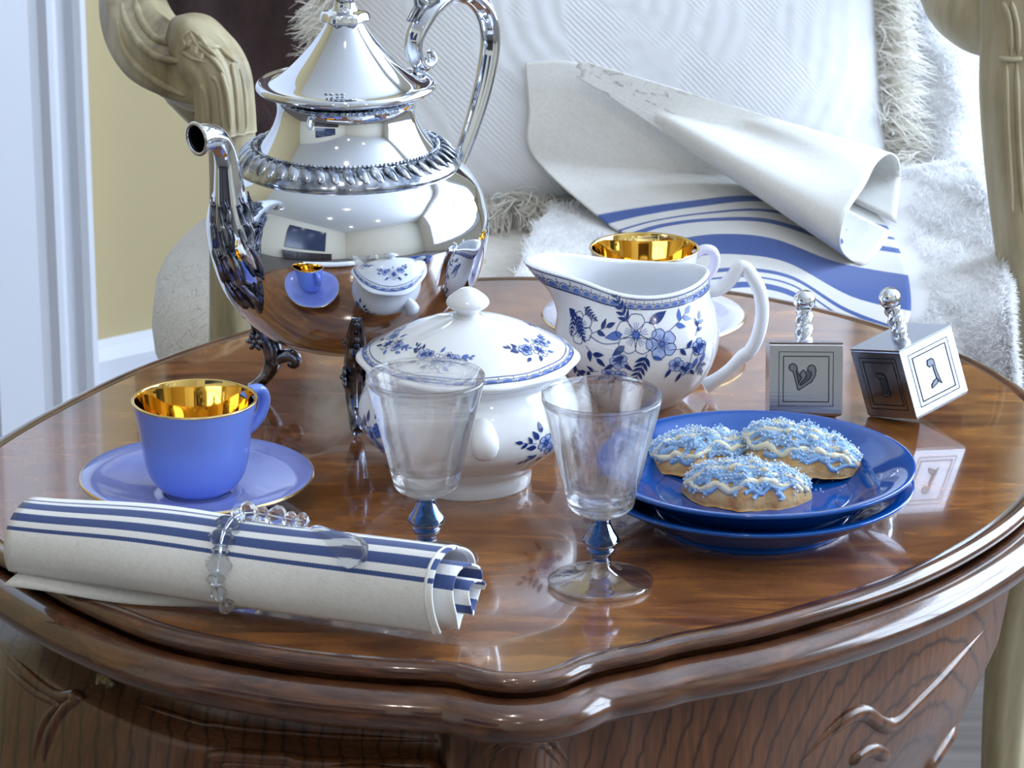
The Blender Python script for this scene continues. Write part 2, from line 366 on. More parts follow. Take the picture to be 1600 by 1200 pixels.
M['screen'] = mat('dark_blue_screen', (.02, .035, .09), .2); M['darkwood'] = mat('espresso_cabinet', (.025, .018, .02), .35)
t = thing('wall_screen', 'large dark blue screen on the wall, mirrored in the coffee pot', 'screen', rm(A0+.03, 2.55, .92)); q0 = np.array(t.location)
m = MB(); room_box(m, A0, A0+.03, 1.55, 3.55, .92, 2.05); bevel(m.build('frame', M['darkwood'], t, q0, smooth=False), .005)
m = MB(); room_box(m, A0+.03, A0+.034, 1.59, 3.51, .96, 2.01); m.build('panel', M['screen'], t, q0, smooth=False)
t = thing('console_cabinet', 'long dark console cabinet below the wall screen', 'cabinet', rm(A0+.24, 2.55, 0)); q0 = np.array(t.location)
m = MB(); room_box(m, A0+.02, A0+.45, 1.5, 3.6, .06, .66); m.build('body', M['darkwood'], t, q0, smooth=False)
m = MB(); room_box(m, A0+.01, A0+.47, 1.47, 3.63, .66, .69); m.build('cabinet_top', M['darkwood'], t, q0, smooth=False)
for k in range(4):
    m = MB(); room_box(m, A0+.45, A0+.468, 1.52+k*.52, 2.02+k*.52, .09, .64); d_ = m.build('door', M['darkwood'], t, q0, smooth=False); bevel(d_, .004)
    m = MB(); room_box(m, A0+.468, A0+.485, 1.94+k*.52-(k % 2)*.36, 1.96+k*.52-(k % 2)*.36, .34, .46); m.build('handle', M['oxide'], d_, q0, smooth=False)
for bb in (1.55, 3.5):
    for aa in (A0+.06, A0+.38):
        m = MB(); room_box(m, aa, aa+.05, bb, bb+.05, 0, .06); m.build('foot', M['darkwood'], t, q0, smooth=False)

# ------------------------------------------------------------------ the table
OUT = [tuple(onz(u, v)[:2]) for u, v in ((800, 1050), (840, 1047), (870, 1039), (900, 1026), (940, 1015), (1000, 1003), (1050, 990))]+[(.112, -.323), (.174, -.273), (.222, -.212), (.252, -.15), (.268, -.085), (.263, -.02), (.238, .045), (.189, .112), (.130, .160), (.075, .178), (.035, .188), (.005, .192), (-.025, .188), (-.060, .172), (-.141, .090), (-.194, .024), (-.229, -.040)]+[tuple(onz(u, v)[:2]) for u, v in ((0, 700), (-25, 735), (-36, 770), (-26, 806), (0, 842), (60, 880), (130, 920), (220, 960), (300, 985), (420, 1007), (500, 1018))]+[tuple(onz(u, v)[:2]) for u, v in ((600, 1027), (660, 1030), (720, 1035), (760, 1045))]
O = cat(np.array([(x, y, 0) for x, y in OUT]), 24, closed=True)[:, :2]
seg_ = np.linalg.norm(np.roll(O, -1, 0)-O, axis=1); cs = np.concatenate([[0], np.cumsum(seg_)]); NO = 420
ss = np.arange(NO)/NO*cs[-1]; O = np.stack([np.interp(ss, cs, np.append(O[:, i], O[0, i])) for i in (0, 1)], 1)
T_ = np.roll(O, -1, 0)-np.roll(O, 1, 0); T_ /= np.linalg.norm(T_, axis=1)[:, None]; ON = np.stack([T_[:, 1], -T_[:, 0]], 1)
table = thing('side_table', 'oval polished walnut side table with moulded edge and carved apron', 'table', (0, -.1, 0)); TO = np.array([0, -.1, 0])
def ring(off, z): 
    off = np.broadcast_to(off, (NO,)); return np.column_stack([O+ON*off[:, None], np.full(NO, ZT)+z])
m = MB(); m.add(np.vstack([ring(0, 0), ring(-.002, -.02)]), [tuple(range(NO)), tuple(range(2*NO-1, NO-1, -1))]+[(i, NO+i, NO+(i+1) % NO, (i+1) % NO) for i in range(NO)])
top = m.build('table_top', M['veneer'], table, TO, smooth=False)
def mould(name, prof, mt):
    R = np.array([ring(a, b) for a, b in prof]); k = len(prof)
    return MB().add(R.reshape(-1, 3), grid_faces(k, NO, wv=True)).build(name, mt, table, TO)
def arc(cx, cz, r, a0, a1, k, sx=1): return [(cx+sx*r*math.cos(a), cz+r*math.sin(a)) for a in np.linspace(a0, a1, k)]
mould('upper_bead', [(-.001, -.012), (-.0005, -.0005), (.0005, .0002)]+arc(.0048, -.0035, .0042, PI*.62, -PI*.40, 9)+[(.0050, -.0085), (.0035, -.0105)], M['moulding'])
mould('edge_moulding', [(.000, -.0105), (.0055, -.0105)]+arc(.0095, -.0185, .0095, PI*.62, -PI*.52, 16, 1.25)+[(.004, -.0290), (-.004, -.031), (-.010, -.032), (-.012, -.036)], M['moulding'])
# apron; the right side curves in below, the left front is a recessed drawer front
X, Y = O[:, 0], O[:, 1]
def sm(a, b, x): t = np.clip((x-a)/(b-a), 0, 1); return t*t*(3-2*t)
wr_ = sm(.06, .25, X); wl = sm(-.030, -.036, X)*sm(-.06, -.20, Y)
wb = sm(-.10, -.21, X)*sm(.0, -.12, Y)
def apron_off(dz):
    slot = .018*wl*(dz > -.0575)
    return -.012 - slot - wr_*np.interp(-dz, [.03, .06, .10, .17, .25], [0, .000, .006, .034, .075]) + wb*np.interp(-dz, [.03, .08, .16, .25], [0, .016, .034, .036])
ZS = np.concatenate([[-.022, -.03, -.045, -.0570, -.0580], np.linspace(-.062, -.24, 20)])
R = np.array([ring(apron_off(z), z) for z in ZS])
apron = MB().add(R.reshape(-1, 3), grid_faces(len(ZS), NO, wv=True)).build('apron', M['wood'], table, TO)
m = MB(); m.add(ring(apron_off(-.24), -.24), [tuple(range(NO))[::-1]]); m.build('bottom_board', M['wood'], table, TO, smooth=False)
# corner post below the front ear
sel = [i for i in range(-7, 8)]; V = []
for dz in (-.03, -.06, -.10, -.16, -.24):
    for i in sel: V.append([*(O[i % NO]+ON[i % NO]*(-.009 if abs(i) < 7 else -.016)), ZT+dz])
cp = MB().add(V, grid_faces(5, len(sel))).build('corner_post', M['wood'], table, TO)
AT = bvh(apron); CT = bvh(cp)
def carve(px, r, tree=AT, name='carved_ridge', mt='wood'):
    Q = cat([(u, v, 0) for u, v in px], 8); pts = []
    for u, v, _ in Q:
        p, nn = hit(tree, u, v)
        if p is None and tree is CT: p, nn = hit(AT, u, v)
        if p is not None: pts.append(p-nn*r*.5)
    if len(pts) > 3: v, f = sweep(pts, r*1.35*np.minimum(1, .25+4*np.minimum(np.linspace(0, 1, len(pts)), np.linspace(1, 0, len(pts)))), 10); MB().add(v, f).build(name, M[mt], table, TO)
carve([(735, 1200), (765, 1165), (785, 1146), (803, 1144), (818, 1158), (838, 1146), (856, 1146), (870, 1165), (895, 1200)], .0022, CT)
carve([(752, 1200), (782, 1168), (800, 1162), (820, 1168), (845, 1162), (862, 1176), (880, 1200)], .0016, CT)
carve([(1240, 1205), (1290, 1150), (1330, 1118), (1355, 1116), (1375, 1130), (1395, 1132), (1430, 1100), (1480, 1050), (1540, 985), (1590, 930)], .0034)
carve([(1325, 1195), (1360, 1172), (1392, 1186)], .003)
carve([(1440, 1215), (1490, 1140), (1540, 1062), (1585, 985)], .0045); carve([(1462, 1215), (1512, 1140), (1556, 1065), (1590, 1000)], .0025)
carve([(0, 1010), (30, 1040), (60, 1068), (92, 1088), (122, 1088), (98, 1110), (80, 1140), (70, 1175), (66, 1200)], .0024)
carve([(0, 1035), (30, 1062), (60, 1085), (88, 1100), (70, 1125), (58, 1160), (52, 1200)], .0018)
carve([(215, 1098), (270, 1116), (350, 1136), (500, 1150), (700, 1158)], .0016)
carve([(330, 1205), (335, 1182), (420, 1186), (560, 1192), (672, 1194), (676, 1210)], .0026, name='drawer_bead')
carve([(352, 1205), (357, 1196), (430, 1199), (560, 1203), (650, 1206)], .0018, name='drawer_bead')
p, nn = hit(AT, 172, 1066)
if p is not None:
    v, f = lathe([(0, .005), (.002, .005), (.0035, .003), (.0045, .0045), (.0055, .0045), (.0062, .002), (.0062, -.003)], 24); B_ = basis(nn, (0, 0, 1)); Rr = np.stack([B_[:, 1], B_[:, 2], B_[:, 0]], 1)
    MB().add(v @ Rr.T+p, f).build('rosette_knob', M['brass'], table, TO)
# cabriole legs
for ang, i in enumerate((2, NO//4-4, NO//2, 3*NO//4)):
    off = apron_off(-.2)[i]; b = np.array([*(O[i]+ON[i]*(off-.02)), 0]); d = np.array([*ON[i], 0])
    Q = [(*(b+d*.000+[0, 0, .36]), .022), (*(b+d*.008+[0, 0, .27]), .022), (*(b+d*.004+[0, 0, .18]), .016), (*(b-d*.004+[0, 0, .09]), .012), (*(b+d*.006+[0, 0, .03]), .012), (*(b+d*.018+[0, 0, .012]), .012), (*(b+d*.024+[0, 0, .0105]), .0105)]
    v, f = curve_sweep(Q, 6, seg=14); MB().add(v, f).build('leg', M['wood'], table, TO)

# ------------------------------------------------------------------ printed decoration mapped on a surface
class Print:
    """motifs drawn as thin transfer shapes: S(s, t, lift) -> point on a glazed surface"""
    def __init__(s, S): s.S = S; s.mb = {k: MB() for k in ('white', 'pale', 'mid', 'dark')}; s.L = dict(white=.00012, pale=.00018, mid=.00024, dark=.0003)
    def poly(s, P, col):
        P = np.asarray(P, float); c = P.mean(0); ring2 = c+(P-c)*.5; n = len(P)
        V = [s.S(*c, s.L[col])]+[s.S(*q, s.L[col]) for q in ring2]+[s.S(*q, s.L[col]) for q in P]
        f = [(0, 1+i, 1+(i+1) % n) for i in range(n)]+[(1+i, 1+n+i, 1+n+(i+1) % n, 1+(i+1) % n) for i in range(n)]
        s.mb[col].add(V, f)
    def stroke(s, P, w, col='dark', closed=False):
        P = np.asarray(P, float); 
        if closed: P = np.vstack([P, P[:1]])
        t = np.gradient(P, axis=0); t /= np.linalg.norm(t, axis=1)[:, None]+1e-12; nn = np.stack([-t[:, 1], t[:, 0]], 1)*w/2
        V = [s.S(*q, s.L[col]) for q in np.vstack([P+nn, P-nn])]; k = len(P)
        s.mb[col].add(V, [(i, i+1, k+i+1, k+i) for i in range(k-1)])
    def leaf(s, x, y, L, W, a, col='dark', vein=False):
        tt = np.linspace(0, 1, 7); w_ = W*np.sin(PI*tt**.8)*(1-.25*tt)
        P = np.vstack([np.column_stack([tt*L, w_/2]), np.column_stack([tt[-2:0:-1]*L, -w_[-2:0:-1]/2])])
        c, sn = math.cos(a), math.sin(a); P = P @ np.array([[c, sn], [-sn, c]])+[x, y]; s.poly(P, col)
        if vein: s.stroke([(x, y), (x+L*.8*c, y+L*.8*sn)], W*.1, 'white')
    def flower(s, x, y, R, rot=0, k=5, fill='white', lw=.00035, squash=.95):
        for i in range(k):
            a = rot+2*PI*i/k; tt = np.linspace(-1, 1, 11); P = [(0.12*R, 0)]
            for q in tt:
                ww = q*PI/k*1.02; rr = R*(.62+.38*math.cos(q*1.35))*(1-.06*(abs(q) < .25)); P.append((rr*math.cos(ww), rr*math.sin(ww)))
            P = np.array(P); c, sn = math.cos(a), math.sin(a); P = P @ np.array([[c, sn], [-sn, c]])
            P[:, 1] *= squash; P = P+[x, y]; s.poly(P, fill); s.stroke(P, lw, 'dark', True)
            for da in (-.22, 0, .22): s.stroke([(x+R*.2*math.cos(a+da), y+R*.2*math.sin(a+da)), (x+R*.55*math.cos(a+da), y+R*.55*math.sin(a+da))], lw*.8, 'mid')
        P = [(x+.2*R*math.cos(t), y+.2*R*math.sin(t)) for t in np.linspace(0, 2*PI, 9)[:-1]]; s.poly(P, 'mid')
        for t in np.linspace(0, 2*PI, 7)[:-1]: s.poly([(x+.17*R*math.cos(t)+.055*R*math.cos(q), y+.17*R*math.sin(t)+.055*R*math.sin(q)) for q in (0, 2, 4)], 'dark')
    def fern(s, x, y, L, a, k=6, size=.0035):
        c, sn = math.cos(a), math.sin(a); s.stroke([(x+L*t*c, y+L*t*sn) for t in np.linspace(0, 1, 6)], .0004)
        for i in range(k):
            t = (i+.6)/k; z = size*(1-.45*t)
            for q in (-1, 1): s.leaf(x+L*t*c, y+L*t*sn, z, z*.36, a+q*.75)
        s.leaf(x+L*c, y+L*sn, size*.7, size*.28, a)
    def sprig(s, x, y, L, a, k=3, size=.0035, col='dark'):
        c, sn = math.cos(a), math.sin(a); s.stroke([(x+L*t*c, y+L*t*sn) for t in np.linspace(0, 1, 5)], .0003)
        for i in range(k):
            t = .35+.65*i/max(1, k-1); s.leaf(x+L*t*c, y+L*t*sn, size, size*.5, a+(1 if i % 2 else -1)*.8*(i < k-1), col)
    def build(s, parent, off=None):
        a = MB(); S0 = s.S
        for i, k in enumerate(('white', 'pale', 'mid', 'dark')):
            q = s.mb[k]
            if q.n: a.add(np.vstack(q.v), q.f, i)
        s.__init__(S0)
        return a.build('floral_print', [M['print_white'], M['print_pale'], M['print_mid'], M['print_dark']], parent, off, smooth=True)
def bouquet(p, x, y, k=1.0):
    """the spray on the cream jug, about 55 mm wide at k=1"""
    p.fern(x-.003*k, y+.004*k, .013*k, 2.25, 6, .0042*k); p.fern(x+.004*k, y-.007*k, .015*k, -1.95, 7, .0045*k)
    p.leaf(x+.005*k, y+.004*k, .009*k, .004*k, .45, 'dark', True); p.leaf(x-.005*k, y, .007*k, .0038*k, 3.4, 'mid', True); p.leaf(x-.004*k, y-.004*k, .006*k, .003*k, 3.9, 'dark')
    p.flower(x+.0095*k, y-.0035*k, .0062*k, .6, 5, 'pale'); p.flower(x, y, .0082*k, .3, 5, 'white')
    p.flower(x-.023*k, y-.0005*k, .0062*k, .9, 5, 'white'); p.leaf(x-.027*k, y+.0025*k, .004*k, .003*k, 2.6); p.sprig(x-.017*k, y-.001*k, .006*k, .5, 3, .004*k); p.sprig(x-.019*k, y-.006*k, .006*k, -.7, 3, .0045*k)
    p.stroke(cat([(x-.018*k, y-.002*k, 0), (x-.012*k, y-.004*k, 0), (x-.006*k, y-.003*k, 0)], 5)[:, :2], .0004)
    for dx, dy, r in ((-.006, -.010, .0036), (-.010, -.0155, .003), (-.0055, -.016, .0028), (.015, -.012, .0032), (.0195, -.0145, .003)):
        p.flower(x+dx*k, y+dy*k, r*k, dx*90, 5, 'pale', .00025); p.leaf(x+dx*k-.002*k, y+dy*k-.0015*k, .0042*k, .0018*k, -2.4+dx*20); p.leaf(x+dx*k+.002*k, y+dy*k-.001*k, .004*k, .0017*k, -.7)
    p.sprig(x-.014*k, y-.015*k, .006*k, -2.9, 3, .0035*k); p.sprig(x+.012*k, y-.006*k, .013*k, -.05, 4, .0038*k); p.sprig(x+.013*k, y+.001*k, .010*k, .5, 4, .0045*k, 'mid')
    for dx, dy in ((.021, -.012), (.0245, -.011), (.027, -.013), (.0285, -.010)): p.leaf(x+dx*k, y+dy*k, .005*k, .0025*k, -2.0, 'mid', True); p.stroke([(x+(dx+.001)*k, y+(dy+.004)*k), (x+dx*k, y+dy*k)], .0003)
    p.leaf(x-.004*k, y-.008*k, .005*k, .002*k, 3.6); p.leaf(x+.006*k, y-.008*k, .004*k, .002*k, -.4, 'mid')
def border(p, s0, s1, t, wdt, k):
    """scalloped band between two lines; t may be a function of s"""
    tf = t if callable(t) else (lambda s: t)
    g = np.linspace(s0, s1, 120)
    p.stroke([(a, tf(a)) for a in g], .0004); p.stroke([(a, tf(a)-wdt) for a in g], .0005)
    L = (s1-s0)/k
    for i in range(k):
        c = s0+(i+.5)*L
        arc_ = [(c+L*.46*math.cos(q), tf(c+L*.46*math.cos(q))-wdt*.93+wdt*.52*math.sin(q)) for q in np.linspace(PI, 0, 9)]
        p.poly([(c+L*.36*math.cos(q), tf(c)-wdt*.9+wdt*.36*math.sin(q)) for q in np.linspace(PI, 0, 7)], 'mid'); p.stroke(arc_, .0003)
        e = s0+i*L; p.stroke([(e, tf(e)-wdt*.15), (e, tf(e)-wdt*.6)], .0003); p.stroke([(e-L*.12, tf(e)-wdt*.5), (e+L*.12, tf(e)-wdt*.5)], .0003)
def prof_surface(prof, az0, mod=None, start=None):
    """surface function for a lathed profile: s = arc round the axis at radius rref, t = height along z"""
    Pf = np.asarray(prof, float); dl = np.concatenate([[0], np.cumsum(np.linalg.norm(np.diff(Pf, axis=0), axis=1))])
    def S(s, t, lift, rref):
        a = az0+s/rref; r = np.interp(t, dl, Pf[:, 0]); z = np.interp(t, dl, Pf[:, 1])
        r2 = np.interp(t+.0005, dl, Pf[:, 0]); z2 = np.interp(t+.0005, dl, Pf[:, 1]); r0 = np.interp(t-.0005, dl, Pf[:, 0]); z0 = np.interp(t-.0005, dl, Pf[:, 1])
        nr, nz = (z2-z0), -(r2-r0); l = math.hypot(nr, nz)+1e-12; nr /= l; nz /= l
        if mod: r = mod(a, r, z)
        return np.array([(r+nr*lift)*math.cos(a), (r+nr*lift)*math.sin(a), z+nz*lift])
    return S, dl

# ------------------------------------------------------------------ the silver coffee pot
PC = onz(548, 628); pot = thing('silver_coffee_pot', 'tall polished silver coffee pot with gadrooned shoulder and scroll feet', 'coffee pot', PC)
bp = cat([(0, .0315, 0), (.018, .032, 0), (.034, .0355, 0), (.050, .045, 0), (.0650, .065, 0), (.0718, .092, 0), (.0698, .108, 0), (.064, .120, 0), (.0545, .1285, 0), (.046, .1350, 0), (.0385, .1450, 0), (.0350, .1545, 0), (.0362, .1615, 0), (.0415, .1655, 0)], 7)
v, f = lathe(bp[:, :2], 96); MB().add(v, f).build('body', M['silver'], pot)
lp = cat([(.0400, .1650, 0), (.0445, .1660, 0), (.0455, .1680, 0), (.0440, .1700, 0), (.0420, .1692, 0), (.0375, .1700, 0), (.0300, .1755, 0), (.0210, .1845, 0), (.0140, .1930, 0), (.0095, .2000, 0), (.0088, .2012, 0)], 7)
lid = MB().add(*lathe(lp[:, :2], 96)).build('lid', M['silver'], pot)
v, f = lathe(cat([(0, .2005, 0), (.0088, .2008, 0), (.0095, .2030, 0), (.0085, .2052, 0), (.0055, .2065, 0), (.0044, .2110, 0), (.0062, .2148, 0), (.0068, .2158, 0), (.0048, .2170, 0), (.0060, .2195, 0), (.0055, .2260, 0), (.0030, .2320, 0), (.0018, .238, 0), (0, .241, 0)], 5)[:, :2], 24, lambda t, r, z: r*(1+.10*math.cos(6*t)*(z < .2065 or z > .2148)))
m = MB().add(v, f)
for k in range(6):
    a = 2*PI*k/6+.3; m.add(*ellip((.0068*math.cos(a), .0068*math.sin(a), .2205), (.0034, .0030, .0042))); m.add(*sweep([(.0088*math.cos(a), .0088*math.sin(a), .2215), (.0070*math.cos(a), .0070*math.sin(a), .2265), (.0030*math.cos(a), .0030*math.sin(a), .2315)], [.0016, .0016, .0006], 8))
m.v = [(v_-np.array([0, 0, .2005]))*np.array([1.2, 1.2, 1.08])+np.array([0, 0, .2003]) for v_ in m.v]; m.build('finial', M['silver'], lid)
m = MB()                                                     # gadrooned shoulder ring with a beaded upper edge
m.add(*lathe([(.0452, .1355), (.0470, .1372), (.0500, .1362), (.0545, .1322), (.0568, .1290), (.0575, .1272), (.0560, .1255), (.0535, .1262)], 160, lambda t, r, z: r+(.0006*math.cos(46*t) if .129 < z < .137 else 0)))
m.build('shoulder_ring', M['oxide'], pot)
m = MB()
for k in range(46):
    a = 2*PI*k/46; d = np.array([math.cos(a), math.sin(a), 0]); s_ = np.array([-math.sin(a), math.cos(a), 0]); c = d*.0518+[0, 0, .1342]
    ax = d*.0040+np.array([0, 0, -.0040])+s_*.0022; B_ = basis(ax, (0, 0, 1)); m.add(*ellip(c, (.0058, .0033, .0012), B_, 10, 6))
for k in range(130):
    a = 2*PI*k/130; m.add(*ellip((.0464*math.cos(a), .0464*math.sin(a), .1374), (.0009, .0009, .0009), None, 6, 4))
m.build('gadroon_band', M['oxide'], pot)
AZS = math.radians(223)
def pl(u, v, az): return onplane(u, v, PC, az)-PC
sp = [(470, 458, 40), (435, 446, 47), (404, 424, 46), (381, 392, 40), (368, 356, 32), (361, 318, 26), (357, 280, 21), (354, 250, 18), (348, 230, 17), (337, 217, 18), (321, 214, 21), (308, 217, 23)]
Q = cat([(*pl(u, v, AZS), r/2960) for u, v, r in sp], 8); k = len(Q)
inner = Q[::-1][:40].copy(); inner[:, 3] *= .84; inner[0, 3] = Q[-1, 3]*.92
spt = MB(); vv, ff = sweep(Q[:, :3], Q[:, 3], 28, cap=False, mod=lambda s, t: 1+.05*math.cos(6*t)*(.35 < s < .8)); spt.add(vv, ff)
spout = spt.build('spout', M['silver'], pot)
vi, fi = sweep(inner[:, :3], inner[:, 3], 28, cap=False); MB().add(vi, fi).build('spout_bore', M['dark_inside'], spout)
v, f = sweep([Q[-1, :3]+Q[-1, 3]*.98*(np.cos(t)*frames(Q[:, :3])[1][-1]+np.sin(t)*frames(Q[:, :3])[2][-1]) for t in np.linspace(0, 2*PI, 29)[:-1]], .0011, 8, closed=True); MB().add(v, f).build('spout_lip', M['silver'], spout)
m = MB(); T, N, B = frames(Q[:, :3])                          # acanthus leaves hugging the spout root
for row, (i0, L, nn) in enumerate(((12, 10, 9), (20, 10, 8), (28, 9, 7), (35, 8, 6))):
    for j in range(nn):
        a = 2*PI*(j+.5*(row % 2))/nn; path = []
        for q in np.linspace(0, 1, 7):
            i = int(i0+q*L); r = Q[i, 3]*(1.0+.10*math.sin(q*PI)+.12*q**3); aa = a+.25*math.sin(q*3)
            path.append((*(Q[i, :3]+r*(N[i]*math.cos(aa)+B[i]*math.sin(aa))), .0032*(1-.75*q)*(.75+.25*math.cos(row))))
        m.add(*curve_sweep(path, 2, seg=8))
        for dq in (-1, 1):
            side = []
            for q in np.linspace(.1, .75, 5):
                i = int(i0+q*L); r = Q[i, 3]*(1.02+.08*q); aa = a+dq*(.12+.18*q); side.append((*(Q[i, :3]+r*(N[i]*math.cos(aa)+B[i]*math.sin(aa))), .0018*(1-.6*q)))
            m.add(*curve_sweep(side, 2, seg=6))
m.build('acanthus_leaves', M['patina'], spout)
AZH = math.radians(41)
hp = [(690, 292, 10), (710, 268, 12), (727, 225, 13), (745, 170, 15), (760, 110, 16.5), (766, 58, 16.5), (757, 16, 16), (732, -8, 15), (702, -8, 15), (674, 12, 17), (654, 42, 17), (646, 70, 15), (652, 94, 13), (666, 102, 10), (676, 92, 8), (672, 80, 6)]
H = cat([(*pl(u, v, AZH), r*1.12/2960) for u, v, r in hp], 8)
handle = MB().add(*sweep(H[:, :3], H[:, 3], 20, mod=lambda s, t: 1+.10*math.cos(4*t), flat=(.85, 1))).build('handle', M['silver'], pot)
m = MB()
for dt in (-.5, 0, .5):
    path = [(*(H[i, :3]+H[i, 3]*.95*(frames(H[:, :3])[1][i]*math.cos(dt+PI)+frames(H[:, :3])[2][i]*math.sin(dt+PI))), .0022*(1-abs(q-.5))) for q, i in zip(np.linspace(0, 1, 8), range(52, 84, 4))]; m.add(*curve_sweep(path, 3, seg=8))
m.add(*curve_sweep([(*pl(676, -2, AZH), .006), (*pl(662, 6, AZH), .005), (*pl(655, -6, AZH), .003)], 5, seg=8)); m.build('handle_leaf', M['oxide'], handle)
m = MB(); m.add(*curve_sweep([(*pl(655, 92, AZH), .0045), (*pl(655, 106, AZH), .0035), (*pl(654, 120, AZH), .0040), (*pl(645, 128, AZH), .003)], 5, seg=10)); hc = pl(640, 118, AZH)
m.add(*boxv(hc+[0, 0, -.001], (.020, .006, .004), rotm(0, .3, AZH))); m.build('hinge', M['oxide'], pot)
# three scroll feet
def scroll(c, r, a0, turns, th, k=16, d=1):
    """spiral in the foot plane (rho, z)"""
    return [(c[0]+r*(1-.8*t)*math.cos(a0+d*turns*2*PI*t), c[1]+r*(1-.8*t)*math.sin(a0+d*turns*2*PI*t), th*(1-.5*t)) for t in np.linspace(0, 1, k)]
def foot(az):
    d = np.array([math.cos(az), math.sin(az), 0]); s_ = np.array([-math.sin(az), math.cos(az), 0]); m = MB()
    def to3(q): return [(*(d*a+np.array([0, 0, b])), r) for a, b, r in q]
    m.add(*curve_sweep(to3([(.0560, .0026, .0022), (.0520, .0042, .0030), (.0462, .0100, .0036), (.0425, .0185, .0046), (.0440, .0280, .0054), (.0485, .0360, .0052), (.0510, .0435, .0046), (.0535, .0465, .0038), (.0565, .0450, .0032), (.0562, .0420, .0026), (.0540, .0425, .002)]), 5, seg=12, flat=(1, 1.15)))
    m.add(*curve_sweep(to3([(.0440, .0170, .0036), (.0385, .0205, .0036), (.0330, .0225, .0036), (.0300, .0205, .0034), (.0310, .0180, .003), (.0335, .0185, .0024)]), 5, seg=10))
    m.add(*curve_sweep(to3([(.0455, .0385, .0040), (.0400, .0400, .0040), (.0345, .0370, .0040), (.0310, .0320, .0036), (.0300, .0280, .003)]), 5, seg=10))
    m.add(*curve_sweep(to3([(.0470, .0120, .0014), (.0440, .0200, .0016), (.0460, .0290, .0016), (.0500, .0380, .0014)]), 5, seg=8, flat=(1, 3.4)))
    for off in (-.0026, 0, .0026):
        q_ = [(d*a+s_*off*(1-.6*t)+np.array([0, 0, b]), rr) for a, b, rr, t in ((.0505, .0430, .0030, 0), (.0560, .0500, .0030, .3), (.0612, .0575, .0026, .6), (.0650, .0645, .0016, 1))]
        m.add(*curve_sweep([(*p, rr) for p, rr in q_], 5, seg=8))
    for k in range(5):
        t = k/4; m.add(*ellip(d*(.0540+.0100*t)+np.array([0, 0, .0455+.0165*t]), (.0030, .0048*(1-.5*t), .0022), basis(d*.55+np.array([0, 0, .83]), s_), 8, 6))
    o = m.build('foot', M['patina'], pot)
    q = MB()
    for side in (-1, 1):
        c = d*.0500+s_*side*.0058+np.array([0, 0, .0300]); q.add(*ellip(c+s_*side*.001, (.0014,)*3))
        for k in range(6):
            a = 2*PI*k/6; e = d*math.cos(a)+np.array([0, 0, 1])*math.sin(a); q.add(*ellip(c+e*.0032, (.0024, .0016, .0012), basis(e, s_), 8, 6))
    q.build('foot_flower', M['patina'], o)
for az in (163, 276, 43): foot(math.radians(az))
v, f = lathe([(0, .0002), (.003, .0001), (.0042, -.0001)], 20); MB()
p_ = np.array([-.004, -.0415, .1700]); m = MB()
for dx in (-.004, -.0015, .0015, .004): m.add(*ellip((p_[0]+dx, p_[1]+.0052, .1718), (.0011, .0004, .0007), None, 8, 5))
m.build('maker_marks', M['oxide'], lid)

# ------------------------------------------------------------------ cups and saucers
def cup_set(base, az, glaze, lab_c, lab_s, inside='gold', dish=None):
    sp_ = [(0, .0022), (.017, .0022), (.0175, 0), (.020, 0), (.021, .0025), (.034, .0048), (.047, .0088), (.0552, .0132), (.0556, .0142), (.0550, .0150), (.046, .0110), (.034, .0072), (.022, .0052), (.0172, .0050), (.0165, .0056), (.0160, .0048), (0, .0046)]
    s = thing('saucer', lab_s, 'saucer', base)
    MB().add(*lathe(sp_, 80)).build('dish', dish or glaze, s)
    v, f = lathe([(.0549, .0150), (.0556, .0146), (.0560, .0140), (.0555, .0135)], 80); MB().add(v, f).build('gilt_rim', M['goldrim'], s)
    o = thing('tea_cup', lab_c, 'cup', base+np.array([0, 0, .0052]))
    cp_ = cat([(0, .002, 0), (.0130, .0015, 0), (.0136, 0, 0), (.0152, 0, 0), (.0155, .0016, 0), (.0185, .0040, 0), (.0222, .0090, 0), (.0245, .0160, 0), (.0258, .0240, 0), (.0272, .0350, 0), (.0296, .0468, 0)], 5)
    MB().add(*lathe(cp_[:, :2], 80)).build('cup_body', glaze, o)
    ip = cat([(.0296, .0468, 0), (.0290, .0470, 0), (.0282, .0460, 0), (.0262, .0345, 0), (.0248, .0240, 0), (.0235, .0165, 0), (.0205, .0090, 0), (.0150, .0055, 0), (0, .0045, 0)], 5)
    MB().add(*lathe(ip[:, :2], 80)).build('gilded_lining', M[inside], o)
    v, f = lathe([(.0291, .0469), (.0296, .0473), (.0300, .0468), (.0296, .0462)], 80); MB().add(v, f).build('gilt_rim', M['goldrim'], o)
    v, f = lathe([(.0150, .0006), (.0154, .0010), (.0154, .0018)], 60); MB().add(v, f).build('gilt_foot_line', M['goldrim'], o)
    d = np.array([math.cos(az), math.sin(az), 0]); Z_ = np.array([0, 0, 1.])
    hq = [(.0275, .0415, .0026), (.0325, .0445, .0027), (.0375, .0435, .0028), (.0395, .0385, .0027), (.0375, .0320, .0026), (.0325, .0270, .0025), (.0275, .0245, .0024), (.0250, .0240, .0024)]
    MB().add(*curve_sweep([(*(d*a+Z_*b), r) for a, b, r in hq], 6, seg=12, flat=(1, 1.25))).build('handle', glaze, o)
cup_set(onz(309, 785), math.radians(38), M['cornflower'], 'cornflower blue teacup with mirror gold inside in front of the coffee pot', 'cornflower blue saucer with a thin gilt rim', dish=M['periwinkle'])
cup_set(onz(1005, 530), math.radians(8), M['china_cool'], 'pale lilac-white teacup with gold inside, behind the floral jug', 'pale lilac-white saucer behind the floral jug')

